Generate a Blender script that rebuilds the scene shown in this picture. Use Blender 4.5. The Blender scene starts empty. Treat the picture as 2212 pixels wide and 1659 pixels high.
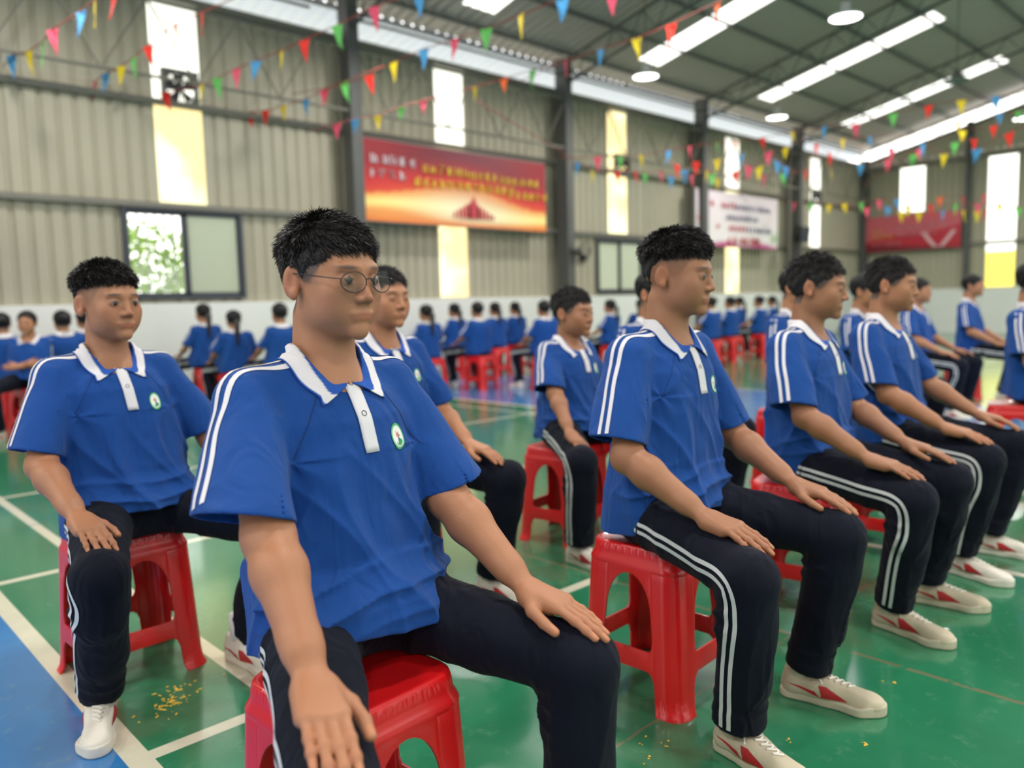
import bpy, bmesh, math, random
import numpy as np
from mathutils import Vector, Matrix, noise
from mathutils.bvhtree import BVHTree
from mathutils.geometry import delaunay_2d_cdt

SC = bpy.context.scene
COL = SC.collection
PI = math.pi
random.seed(7)

# ------------------------------------------------------------------ camera
# world: +X runs along the long side wall, +Y points at that wall, +Z up, floor z = 0
CAM_H = 1.15
FPX = 1707.0
RW = np.array([[0.722, -0.087, 0.687], [-0.692, -0.055, 0.720], [-0.025, -0.995, -0.100]])
_d1 = np.array([2900 - 1106., 612 - 829.5, FPX]); _d1 /= np.linalg.norm(_d1)
_d2 = np.array([-535 - 1106., 699 - 829.5, FPX]); _d2 -= _d1 * (_d1 @ _d2); _d2 /= np.linalg.norm(_d2)
_d3 = np.cross(_d1, _d2)
RW = np.array([_d1, _d2, _d3])            # rows: world axes seen from the camera
cam = bpy.data.cameras.new('camera')
cam.sensor_width = 36.0
cam.lens = FPX * 36.0 / 2212.0
cam.clip_start = 0.05
cam.clip_end = 400
cam.dof.use_dof = True
cam.dof.focus_distance = 1.72
cam.dof.aperture_fstop = 1.9
cam.dof.aperture_blades = 0
camo = bpy.data.objects.new('camera', cam)
COL.objects.link(camo)
_m = Matrix.Identity(4)
for r in range(3):
    _m[r][0] = RW[r, 0]; _m[r][1] = -RW[r, 1]; _m[r][2] = -RW[r, 2]
_m[2][3] = CAM_H
camo.matrix_world = _m
SC.camera = camo

# ------------------------------------------------------------------ sky, exposure
SC.view_settings.view_transform = 'Standard'
SC.view_settings.look = 'None'
SC.view_settings.gamma = 1.0
SC.view_settings.use_curve_mapping = False
SC.view_settings.exposure = 0.1
world = bpy.data.worlds.new('overcast sky')
SC.world = world
world.use_nodes = True
_wn = world.node_tree
_bg = _wn.nodes['Background']
_bg.inputs[0].default_value = (1.0, 0.985, 0.95, 1)
_bg.inputs[1].default_value = 3.2
SC.cycles.use_denoising = True
SC.cycles.max_bounces = 6
SC.cycles.diffuse_bounces = 4
SC.cycles.glossy_bounces = 3
SC.cycles.transmission_bounces = 4
SC.cycles.transparent_max_bounces = 6
SC.cycles.sample_clamp_indirect = 6.0
SC.cycles.caustics_reflective = False
SC.cycles.caustics_refractive = False
SC.cycles.use_adaptive_sampling = True
SC.cycles.adaptive_threshold = 0.02


def area_light(name, loc, rot, sx, sy, power, color=(1, 1, 1), shape='RECTANGLE'):
    l = bpy.data.lights.new(name, 'AREA')
    l.shape = shape; l.size = sx
    if shape == 'RECTANGLE':
        l.size_y = sy
    l.energy = power; l.color = color
    o = bpy.data.objects.new(name, l)
    o.location = loc; o.rotation_euler = rot
    COL.objects.link(o)
    return o


# ceiling grid: few lights sit at modelled lamps, the rest are added fill
for _i, _x in enumerate((-2.6, 2.0, 6.65, 11.2, 15.9, 20.6)):
    for _j, _y in enumerate((8.4, 4.95, 1.0, -2.6, -6.0)):
        area_light('lamp and fill light', (_x, _y, 4.90), (0, 0, 0), .4, .4, 78.0, (1.0, .985, .95), 'DISK')


# ------------------------------------------------------------------ materials
def srgb(r, g, b):
    def c(v):
        v /= 255.0
        return v / 12.92 if v <= 0.04045 else ((v + 0.055) / 1.055) ** 2.4
    return (c(r), c(g), c(b), 1.0)


MATS = {}


def mat(name, color, rough=0.6, metal=0.0, spec=0.5, sss=0.0, sheen=0.0, coat=0.0, var=0.0, vscale=6.0,
        bump=0.0, bscale=60.0, emit=None, estr=0.0, attr=None, objvar=False, transl=0.0, crease=0.0):
    m = bpy.data.materials.new(name)
    m.use_nodes = True
    nt = m.node_tree
    b = nt.nodes['Principled BSDF']
    b.inputs['Base Color'].default_value = color
    b.inputs['Roughness'].default_value = rough
    b.inputs['Metallic'].default_value = metal
    b.inputs['Specular IOR Level'].default_value = spec
    if sss:
        b.inputs['Subsurface Weight'].default_value = sss
        b.inputs['Subsurface Scale'].default_value = 0.02
        b.inputs['Subsurface Radius'].default_value = (1.0, 0.35, 0.2)
    if sheen:
        b.inputs['Sheen Weight'].default_value = sheen
    if coat:
        b.inputs['Coat Weight'].default_value = coat
    tc = nt.nodes.new('ShaderNodeTexCoord')
    src = None
    if attr:
        a = nt.nodes.new('ShaderNodeVertexColor'); a.layer_name = attr
        src = a.outputs['Color']
    if var:
        n = nt.nodes.new('ShaderNodeTexNoise')
        n.inputs['Scale'].default_value = vscale
        n.inputs['Detail'].default_value = 5
        nt.links.new(tc.outputs['Object'], n.inputs['Vector'])
        mr = nt.nodes.new('ShaderNodeMapRange')
        mr.inputs['To Min'].default_value = 1 - var
        mr.inputs['To Max'].default_value = 1 + var
        nt.links.new(n.outputs['Fac'], mr.inputs['Value'])
        mx = nt.nodes.new('ShaderNodeVectorMath'); mx.operation = 'MULTIPLY'
        if src is not None:
            nt.links.new(src, mx.inputs[0])
        else:
            mx.inputs[0].default_value = color[:3]
        nt.links.new(mr.outputs[0], mx.inputs[1])
        src = mx.outputs[0]
    if src is not None:
        nt.links.new(src, b.inputs['Base Color'])
    if crease:
        mp = nt.nodes.new('ShaderNodeMapping'); mp.inputs['Scale'].default_value = (1, 1, .38)
        nt.links.new(tc.outputs['Object'], mp.inputs[0])
        n3 = nt.nodes.new('ShaderNodeTexNoise'); n3.inputs['Scale'].default_value = 15; n3.inputs['Detail'].default_value = 1.5; n3.inputs['Distortion'].default_value = 1.2
        nt.links.new(mp.outputs[0], n3.inputs['Vector'])
        bc = nt.nodes.new('ShaderNodeBump'); bc.inputs['Strength'].default_value = crease; bc.inputs['Distance'].default_value = 0.02
        nt.links.new(n3.outputs['Fac'], bc.inputs['Height'])
        nt.links.new(bc.outputs[0], b.inputs['Normal'])
    if bump:
        n2 = nt.nodes.new('ShaderNodeTexNoise')
        n2.inputs['Scale'].default_value = bscale
        n2.inputs['Detail'].default_value = 4
        nt.links.new(tc.outputs['Object'], n2.inputs['Vector'])
        bp = nt.nodes.new('ShaderNodeBump')
        bp.inputs['Strength'].default_value = bump
        bp.inputs['Distance'].default_value = 0.004
        nt.links.new(n2.outputs['Fac'], bp.inputs['Height'])
        if crease: nt.links.new(bc.outputs[0], bp.inputs['Normal'])
        nt.links.new(bp.outputs[0], b.inputs['Normal'])
    if emit:
        b.inputs['Emission Color'].default_value = emit
        b.inputs['Emission Strength'].default_value = estr
    MATS[name] = m
    return m


M = {}
M['skin'] = mat('skin', (1, 1, 1, 1), 0.52, attr='tone', sss=0.12, bump=0.12, bscale=220, var=0.05, vscale=14)
M['skin_far'] = mat('skin seen from afar', srgb(176, 124, 92), 0.55)
M['eye'] = mat('eye white', (1, 1, 1, 1), 0.35, attr='tone')
M['shirt'] = mat('royal blue cotton', srgb(24, 70, 140), 0.85, sheen=0.08, bump=0.35, bscale=420, var=0.07, vscale=9, spec=0.2, crease=.55)
M['white_trim'] = mat('white knit trim', srgb(222, 218, 220), 0.8, bump=0.2, bscale=500, spec=0.2)
M['seam'] = mat('dark blue seam thread', srgb(16, 44, 100), 0.9)
M['collar'] = mat('blue and white knit collar', (1, 1, 1, 1), 0.8, attr='tone', bump=0.25, bscale=500, spec=0.2)
M['badge'] = mat('embroidered badge', (1, 1, 1, 1), 0.7, attr='tone')
M['navy'] = mat('navy tracksuit cloth', srgb(13, 16, 30), 0.78, sheen=0.03, bump=0.25, bscale=380, var=0.1, vscale=10, spec=0.15, crease=.6)
M['grey_stripe'] = mat('white trouser stripe', srgb(205, 206, 205), 0.75, spec=0.2)
M['hair'] = mat('black hair', srgb(36, 32, 31), 0.33, spec=0.45)
M['hair_mass'] = mat('black hair mass', srgb(22, 20, 21), 0.62, spec=0.3, bump=0.6, bscale=120)
M['scalp'] = mat('hair covered scalp', srgb(28, 24, 24), 0.8, bump=0.8, bscale=160)
M['canvas'] = mat('white canvas shoe', srgb(222, 214, 200), 0.8, bump=0.3, bscale=300, var=0.08, vscale=14)
M['canvas_dirty'] = mat('dirty cream canvas shoe', srgb(196, 183, 158), 0.85, bump=0.3, bscale=300, var=0.16, vscale=16)
M['rubber'] = mat('cream rubber sole', srgb(198, 188, 164), 0.55, var=0.16, vscale=22)
M['red_patch'] = mat('red shoe flash', srgb(176, 36, 40), 0.6)
M['lace'] = mat('shoelace', srgb(238, 232, 220), 0.8)
M['red_plastic'] = mat('red moulded plastic', srgb(208, 22, 26), 0.30, spec=0.5, var=0.05, vscale=5, coat=0.15)
M['dark'] = mat('black plastic', srgb(24, 24, 27), 0.5)
M['lens'] = mat('spectacle lens', (0.8, 0.85, 0.85, 1), 0.05)
M['lens'].node_tree.nodes['Principled BSDF'].inputs['Transmission Weight'].default_value = 1.0
M['steel'] = mat('grey painted steel', srgb(120, 116, 106), 0.55, var=0.08, vscale=3)
M['steel_dark'] = mat('dark painted steel', srgb(82, 82, 80), 0.55, var=0.1, vscale=3)
M['frame'] = mat('dark window frame', srgb(58, 62, 70), 0.5)
M['galv'] = mat('galvanised rail', srgb(150, 150, 146), 0.4, metal=0.4)
M['paint_white'] = mat('white painted lower wall', srgb(224, 224, 219), 0.75, var=0.035, vscale=0.8)
M['lamp'] = mat('glowing lamp disc', (1, 1, 1, 1), 0.5, emit=(1, 0.98, 0.95, 1), estr=5.0)
M['lamp_rim'] = mat('white lamp rim', srgb(220, 222, 222), 0.4)
M['crumb'] = mat('yellow crumbs', srgb(226, 186, 70), 0.8, var=0.2, vscale=60)
M['paper'] = mat('white paper', srgb(236, 234, 230), 0.8)
M['cord'] = mat('red bunting cord', srgb(150, 60, 50), 0.7)
for _n, _c in dict(red=(236, 58, 48), pink=(236, 92, 120), yellow=(232, 206, 48), green=(112, 200, 104), blue=(84, 160, 214),
                   orange=(240, 110, 60)).items():
    M['flag_' + _n] = mat(_n + ' pennant plastic', srgb(*_c), 0.6, spec=0.3)
    _nt = M['flag_' + _n].node_tree
    _tr = _nt.nodes.new('ShaderNodeBsdfTranslucent'); _tr.inputs[0].default_value = srgb(*_c)
    _mx = _nt.nodes.new('ShaderNodeMixShader'); _mx.inputs[0].default_value = 0.4
    _out = _nt.nodes['Material Output']
    _nt.links.new(_nt.nodes['Principled BSDF'].outputs[0], _mx.inputs[1])
    _nt.links.new(_tr.outputs[0], _mx.inputs[2])
    _nt.links.new(_mx.outputs[0], _out.inputs[0])


# ------------------------------------------------------------------ object helpers
def tag(o, label=None, cat=None, group=None, kind=None):
    if label: o['label'] = label
    if cat: o['category'] = cat
    if group: o['group'] = group
    if kind: o['kind'] = kind
    return o


def empty(name, loc=(0, 0, 0), rz=0.0):
    o = bpy.data.objects.new(name, None)
    o.empty_display_size = 0.1
    o.location = loc; o.rotation_euler = (0, 0, rz)
    COL.objects.link(o)
    return o


def obj(name, me, m, parent=None, smooth=True, loc=None):
    """link one mesh as one object"""
    if isinstance(me, bmesh.types.BMesh):
        mm = bpy.data.meshes.new(name); me.to_mesh(mm); me.free(); me = mm
    me.name = name
    if m is not None:
        me.materials.clear(); me.materials.append(m)
    if smooth:
        me.polygons.foreach_set('use_smooth', [True] * len(me.polygons))
    o = bpy.data.objects.new(name, me)
    COL.objects.link(o)
    if parent is not None:
        o.parent = parent
    if loc is not None:
        o.location = loc
    return o


def mesh_from(verts, faces):
    me = bpy.data.meshes.new('m')
    verts = np.asarray(verts, dtype=np.float32)
    if isinstance(faces, np.ndarray) and faces.ndim == 2:
        nf, k = faces.shape
        me.vertices.add(len(verts)); me.vertices.foreach_set('co', verts.ravel())
        me.loops.add(nf * k); me.loops.foreach_set('vertex_index', faces.astype(np.int32).ravel())
        me.polygons.add(nf)
        me.polygons.foreach_set('loop_start', np.arange(0, nf * k, k, dtype=np.int32))
        me.update(calc_edges=True)
        me.validate()
    else:
        me.from_pydata([tuple(map(float, v)) for v in verts], [], [tuple(f) for f in faces])
        me.update()
    return me


def paint(me, cols, name='tone'):
    a = me.color_attributes.new(name, 'FLOAT_COLOR', 'POINT')
    c = np.ones((len(me.vertices), 4), np.float32); c[:, :3] = cols
    a.data.foreach_set('color', c.ravel())


def box_bm(bm, lo, hi):
    x0, y0, z0 = lo; x1, y1, z1 = hi
    v = [bm.verts.new(p) for p in ((x0, y0, z0), (x1, y0, z0), (x1, y1, z0), (x0, y1, z0), (x0, y0, z1), (x1, y0, z1), (x1, y1, z1), (x0, y1, z1))]
    for f in ((0, 3, 2, 1), (4, 5, 6, 7), (0, 1, 5, 4), (1, 2, 6, 5), (2, 3, 7, 6), (3, 0, 4, 7)):
        bm.faces.new([v[i] for i in f])
    return bm


def box(lo, hi):
    return box_bm(bmesh.new(), lo, hi)


def tube_bm(bm, pts, r, n=8, r2=None, close=True):
    """round bar through points"""
    pts = [Vector(p) for p in pts]
    rings = []
    k = len(pts)
    for i, p in enumerate(pts):
        t = (pts[min(i + 1, k - 1)] - pts[max(i - 1, 0)]).normalized()
        a = Vector((0, 0, 1)) if abs(t.z) < 0.9 else Vector((1, 0, 0))
        u = t.cross(a).normalized(); w = t.cross(u)
        rr = r if r2 is None else r + (r2 - r) * i / max(k - 1, 1)
        rings.append([bm.verts.new(p + (u * math.cos(2 * PI * j / n) + w * math.sin(2 * PI * j / n)) * rr) for j in range(n)])
    for i in range(k - 1):
        for j in range(n):
            bm.faces.new((rings[i][j], rings[i][(j + 1) % n], rings[i + 1][(j + 1) % n], rings[i + 1][j]))
    if close:
        bm.faces.new(rings[0][::-1]); bm.faces.new(rings[-1])
    return bm


def tube(pts, r, n=8, r2=None):
    return tube_bm(bmesh.new(), pts, r, n, r2)


def bar_bm(bm, a, b, w, h=None):
    """square bar between two points"""
    a = Vector(a); b = Vector(b); h = h or w
    t = (b - a).normalized()
    up = Vector((0, 0, 1)) if abs(t.z) < 0.95 else Vector((0, 1, 0))
    u = t.cross(up).normalized() * w / 2; v = u.cross(t).normalized() * h / 2
    q = [bm.verts.new(p + s1 * u + s2 * v) for p in (a, b) for s1, s2 in ((-1, -1), (1, -1), (1, 1), (-1, 1))]
    for f in ((0, 1, 2, 3), (7, 6, 5, 4), (0, 4, 5, 1), (1, 5, 6, 2), (2, 6, 7, 3), (3, 7, 4, 0)):
        bm.faces.new([q[i] for i in f])
    return bm


def copy_tree(o, parent=None):
    c = o.copy()
    COL.objects.link(c)
    if parent is not None:
        c.parent = parent
    for ch in list(o.children):
        copy_tree(ch, c)
    return c
# ------------------------------------------------------------------ the hall
YW = 10.6          # inner face of the long wall
XE = 25.5          # inner face of the end wall
ZW = 1.28          # top of the white masonry part
ZE = 5.15          # top of the corrugated cladding
RIDGE = 2.6
XS = -6.0


def roof_z(y):
    return 5.86 + 0.235 * (9.77 - y) if y > RIDGE else 5.86 + 0.235 * (9.77 - RIDGE) - 0.235 * (RIDGE - y)


def struct(name, bm, m, smooth=False):
    o = obj(name, bm, m, None, smooth)
    o['kind'] = 'structure'
    return o


# --- floor: one court surface, colours and painted lines by place
def floor_material():
    m = bpy.data.materials.new('court floor'); m.use_nodes = True
    nt = m.node_tree; L = nt.links
    b = nt.nodes['Principled BSDF']
    g = nt.nodes.new('ShaderNodeNewGeometry')
    s = nt.nodes.new('ShaderNodeSeparateXYZ'); L.new(g.outputs['Position'], s.inputs[0])

    def math_(op, a, b_=None, clamp=False):
        n = nt.nodes.new('ShaderNodeMath'); n.operation = op; n.use_clamp = clamp
        for i, v in enumerate((a, b_)):
            if v is None: continue
            if isinstance(v, (int, float)): n.inputs[i].default_value = v
            else: L.new(v, n.inputs[i])
        return n.outputs[0]

    def rect(x0, x1, y0, y1):
        a = math_('GREATER_THAN', s.outputs[0], x0); c = math_('LESS_THAN', s.outputs[0], x1)
        d = math_('GREATER_THAN', s.outputs[1], y0); e = math_('LESS_THAN', s.outputs[1], y1)
        return math_('MULTIPLY', math_('MULTIPLY', a, c), math_('MULTIPLY', d, e))

    def union(lst):
        o = lst[0]
        for q in lst[1:]: o = math_('MAXIMUM', o, q)
        return o

    def mixc(fac, a, c):
        n = nt.nodes.new('ShaderNodeMix'); n.data_type = 'RGBA'
        L.new(fac, n.inputs[0])
        for i, v in ((6, a), (7, c)):
            if isinstance(v, tuple): n.inputs[i].default_value = v
            else: L.new(v, n.inputs[i])
        return n.outputs[2]

    def noise_(scale, detail=5, rough=0.6, sy=1.0):
        mp = nt.nodes.new('ShaderNodeMapping'); mp.inputs['Scale'].default_value = (1, sy, 1)
        L.new(g.outputs['Position'], mp.inputs[0])
        n = nt.nodes.new('ShaderNodeTexNoise'); n.inputs['Scale'].default_value = scale
        n.inputs['Detail'].default_value = detail; n.inputs['Roughness'].default_value = rough
        L.new(mp.outputs[0], n.inputs['Vector'])
        return n.outputs['Fac']

    blue = union([rect(*r) for r in BLUE])
    lines = union([rect(*r) for r in LINES])
    n1 = noise_(1.7); n2 = noise_(14, 6, 0.7); n3 = noise_(55, 4, 0.6)
    green_a = mixc(n1, srgb(28, 106, 72), srgb(50, 130, 92))
    blue_a = mixc(n1, srgb(38, 104, 164), srgb(58, 130, 190))
    base = mixc(blue, green_a, blue_a)
    # wear: pale scuffs
    sc = math_('MULTIPLY', math_('SUBTRACT', n2, 0.56, True), 1.8, True)
    base = mixc(sc, base, srgb(112, 158, 128))
    ln = mixc(n2, srgb(226, 220, 196), srgb(196, 192, 168))
    base = mixc(lines, base, ln)
    # slab joints with brown dust along them
    joints = []
    wob = math_('MULTIPLY', math_('SUBTRACT', noise_(5, 4), 0.5), 0.03)
    for (axis, v, w) in JOINTS:
        d = math_('ABSOLUTE', math_('SUBTRACT', math_('ADD', s.outputs[axis], wob), v))
        joints.append(math_('LESS_THAN', d, w))
    jm = math_('MULTIPLY', union(joints), math_('GREATER_THAN', noise_(9, 3), 0.42))
    base = mixc(math_('MULTIPLY', jm, 0.8), base, srgb(118, 112, 84))
    L.new(base, b.inputs['Base Color'])
    rr = nt.nodes.new('ShaderNodeMapRange'); rr.inputs['To Min'].default_value = 0.10; rr.inputs['To Max'].default_value = 0.27
    L.new(n2, rr.inputs['Value']); L.new(rr.outputs[0], b.inputs['Roughness'])
    bp = nt.nodes.new('ShaderNodeBump'); bp.inputs['Strength'].default_value = 0.12; bp.inputs['Distance'].default_value = 0.004
    L.new(noise_(3.0, 3), bp.inputs['Height'])
    L.new(bp.outputs[0], b.inputs['Normal'])
    b.inputs['Specular IOR Level'].default_value = 0.62
    b.inputs['Coat Weight'].default_value = 0.35
    b.inputs['Coat Roughness'].default_value = 0.08
    return m


W = 0.05
LINES = [(0.593, 0.655, -3, 10.2), (1.005, 1.055, 2.09, 7.4),
         (0.62, 6.23, 2.065, 2.115), (-6, 6.23, 3.935, 3.985), (-6, 6.23, 5.83, 5.88),
         (3.62, 3.67, -3, 2.09), (6.20, 6.28, -4, 10.2), (5.80, 5.84, 2.1, 10.2), (9.0, 9.06, -4, 10.2), (9.06, 24, 3.93, 3.985), (13.0, 13.05, -4, 10.2)]
BLUE = [(-8, 0.593, -4, 10.6), (6.28, 9.0, -4, 10.6)]
JOINTS = [(0, 2.478, 0.009), (1, 4.95, 0.007), (0, 5.2, 0.007), (1, 8.9, 0.008), (0, 8.2, 0.008), (1, 1.24, 0.004)]
_fm = floor_material()
bm = bmesh.new()
bmesh.ops.create_grid(bm, x_segments=8, y_segments=8, size=1)
for v in bm.verts:
    v.co = Vector((10 + v.co.x * 18, 0.6 + v.co.y * 11.0, 0))
struct('floor', bm, _fm)
bm = box((-8, -10.4, -0.25), (28, 11.6, -0.02))
bm.verts.ensure_lookup_table()


# --- corrugated cladding
def cladding_material(name, c1, c2):
    m = mat(name, c1, 0.55, var=0.06, vscale=0.9)
    return m


M['clad'] = cladding_material('beige steel cladding', srgb(172, 165, 144), None)
M['clad_in'] = M['clad']


def corrugated(x0, x1, z0, z1, place, pitch=0.19, depth=0.03, period_x=None):
    """trapezoid-ribbed sheet; place(u, v, d) -> world"""
    bm = bmesh.new()
    us = []
    u = x0
    while u < x1 - 1e-4:
        for du, dd in ((0, 0), (0.62, 0), (0.72, 1), (0.90, 1)):
            uu = u + du * pitch
            if uu <= x1: us.append((uu, dd * depth))
        u += pitch
    us.append((x1, 0))
    rows = []
    for v in (z0, z1):
        rows.append([bm.verts.new(place(uu, v, dd)) for uu, dd in us])
    for i in range(len(us) - 1):
        bm.faces.new((rows[0][i], rows[0][i + 1], rows[1][i + 1], rows[1][i]))
    return bm


def wall_with_holes(x0, x1, z0, z1, holes, place, **kw):
    """tile the sheet around rectangular openings (a, b, za, zb)"""
    bm = bmesh.new()
    xs = sorted({x0, x1} | {h[0] for h in holes} | {h[1] for h in holes})
    for a, b in zip(xs, xs[1:]):
        mid = (a + b) / 2
        cuts = sorted([(h[2], h[3]) for h in holes if h[0] < mid < h[1]])
        z = z0
        segs = []
        for ca, cb in cuts:
            if ca > z: segs.append((z, ca))
            z = cb
        if z < z1: segs.append((z, z1))
        for sa, sb in segs:
            t = corrugated(a, b, sa, sb, place, **kw)
            me = bpy.data.meshes.new('t'); t.to_mesh(me); t.free(); bm.from_mesh(me); bpy.data.meshes.remove(me)
    return bm


STRIPS = [4.24, 8.82, 13.32, 17.86, 22.35]
SW = 0.31
WINS = [(3.43, 5.0, 1.33, 2.50), (12.58, 14.09, 1.33, 2.45), (21.9, 23.3, 1.33, 2.42), (-5.6, -4.1, 1.33, 2.5)]
wall_holes = []
strip_spans = []
for i, x in enumerate(STRIPS + [-0.3]):
    zb = 2.56 if i in (0, 2, 4) else ZW + 0.02
    wall_holes.append((x - SW, x + SW, zb, ZE))
    strip_spans.append((x, zb))
for a, b, c, d in WINS:
    wall_holes.append((a, b, c, d))
# openings that overlap in x are handled by the tiler
place_l = lambda u, v, d: (u, YW + 0.02 + d, v)
struct('wall_left', wall_with_holes(XS, XE + 0.1, ZW, ZE, wall_holes, place_l), M['clad'])
EH = [(6.35, 7.07, 1.30, 5.0), (8.75, 9.45, 3.62, 5.0), (2.6, 3.3, 1.3, 5.0), (-1.6, -0.9, 1.3, 5.0)]
place_e = lambda u, v, d: (XE + 0.02 + d, u, v)
bm = wall_with_holes(-9.0, YW, ZW, ZE, EH, place_e)
# gable part following the roof, one gap below the sheets
seg = 60
us = np.linspace(-9.0, YW, seg)
for a, b in zip(us, us[1:]):
    za = max(ZE, roof_z(a) - 0.42); zb_ = max(ZE, roof_z(b) - 0.42)
    if za > ZE or zb_ > ZE:
        v = [bm.verts.new((XE + 0.02, a, ZE)), bm.verts.new((XE + 0.02, b, ZE)), bm.verts.new((XE + 0.02, b, zb_)), bm.verts.new((XE + 0.02, a, za))]
        bm.faces.new(v)
struct('wall_end', bm, M['clad'])
# near sheets closing the start of the hall beyond the left frame edge
bm = wall_with_holes(-9.0, YW, 0, ZE, [(2, 5, 0.0, 4.4)], lambda u, v, d: (XS - 0.02 - d, u, v))
struct('wall_start', bm, M['clad'])
struct('wall_right_added', wall_with_holes(XS, XE + 0.1, 2.9, ZE, [(x - .31, x + .31, 2.9, ZE) for x in STRIPS], lambda u, v, d: (u, -9.42 - d, v)), M['clad'])  # unseen near-side wall, added to cut the light from behind the camera
struct('wall_lower_right_added', box((XS, -9.6, 0), (XE, -9.4, ZW)), M['paint_white'])  # unseen, added below it; the band left open still admits some daylight
struct('wall_lower_left', box((XS, YW - 0.06, 0), (XE, YW + 0.16, ZW)), M['paint_white'])
struct('wall_lower_end', box((XE - 0.06, -9, 0), (XE + 0.16, YW - 0.061, ZW)), M['paint_white'])
# lower wall skirting, a darker band
M['skirt'] = mat('grey skirting paint', srgb(168, 172, 170), 0.6, var=0.06, vscale=2)
struct('baseboard_left', box((XS, YW - 0.075, 0), (XE - 0.07, YW - 0.06, 0.09)), M['skirt'])


# --- translucent wall strips (structure): plastic daylight sheets
def translucent(name, c, stain=None, tfac=0.85, bright=1.0):
    m = bpy.data.materials.new(name); m.use_nodes = True
    nt = m.node_tree; nt.nodes.remove(nt.nodes['Principled BSDF'])
    t = nt.nodes.new('ShaderNodeBsdfTranslucent'); d = nt.nodes.new('ShaderNodeBsdfDiffuse')
    mx = nt.nodes.new('ShaderNodeMixShader'); mx.inputs[0].default_value = tfac
    nt.links.new(d.outputs[0], mx.inputs[1]); nt.links.new(t.outputs[0], mx.inputs[2])
    nt.links.new(mx.outputs[0], nt.nodes['Material Output'].inputs[0])
    if stain:
        tc = nt.nodes.new('ShaderNodeTexCoord')
        n = nt.nodes.new('ShaderNodeTexNoise'); n.inputs['Scale'].default_value = 1.1; n.inputs['Detail'].default_value = 4
        nt.links.new(tc.outputs['Object'], n.inputs['Vector'])
        r = nt.nodes.new('ShaderNodeValToRGB')
        r.color_ramp.elements[0].color = stain; r.color_ramp.elements[0].position = 0.42
        r.color_ramp.elements[1].color = c; r.color_ramp.elements[1].position = 0.6
        nt.links.new(n.outputs['Fac'], r.inputs[0])
        nt.links.new(r.outputs[0], t.inputs[0]); nt.links.new(r.outputs[0], d.inputs[0])
    else:
        t.inputs[0].default_value = c; d.inputs[0].default_value = c
    MATS[name] = m
    return m


M['sheet_cream'] = translucent('cream daylight sheet', srgb(252, 246, 200), srgb(226, 204, 150))
M['sheet_white'] = translucent('white daylight sheet', srgb(252, 252, 246))
M['sheet_yellow'] = translucent('yellowed daylight sheet', srgb(226, 214, 96))
M['glass'] = mat('window glass', (1, 1, 1, 1), 0.02)
_g = M['glass'].node_tree
_gl = _g.nodes.new('ShaderNodeBsdfTransparent'); _gs = _g.nodes.new('ShaderNodeBsdfGlossy'); _gs.inputs['Roughness'].default_value = 0.03
_fr = _g.nodes.new('ShaderNodeFresnel'); _mx = _g.nodes.new('ShaderNodeMixShader')
_gl.inputs[0].default_value = (0.97, 0.98, 0.97, 1)
_g.links.new(_fr.outputs[0], _mx.inputs[0]); _g.links.new(_gl.outputs[0], _mx.inputs[1]); _g.links.new(_gs.outputs[0], _mx.inputs[2])
_g.links.new(_mx.outputs[0], _g.nodes['Material Output'].inputs[0])
M['sheet_frost'] = translucent('frosted window film', srgb(206, 210, 196), None, 0.6)

kk = 0
for (x, zb) in strip_spans:
    kk += 1
    top_m = M['sheet_white'] if kk in (1, 2, 4) else M['sheet_cream']
    m_low = M['sheet_cream'] if kk != 5 else M['sheet_white']
    struct('window_%d' % kk, corrugated(x - SW, x + SW, zb, 3.80 if kk != 5 else ZE, place_l, pitch=0.12, depth=0.015), m_low)
    kk += 1 if False else 0
    if kk != 5:
        struct('window_%d' % (kk + 20), corrugated(x - SW, x + SW, 3.80, ZE, place_l, pitch=0.12, depth=0.015), top_m)
for i, (a, b, c, d) in enumerate(EH):
    if i == 0:
        struct('window_%d' % (30 + i), corrugated(a, b, 2.3, d, place_e, pitch=0.12, depth=0.015), M['sheet_white'])
        struct('window_%d' % (40 + i), corrugated(a, b, c, 2.3, place_e, pitch=0.12, depth=0.015), M['sheet_yellow'])
    else:
        struct('window_%d' % (30 + i), corrugated(a, b, c, d, place_e, pitch=0.12, depth=0.015), M['sheet_white'])


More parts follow.
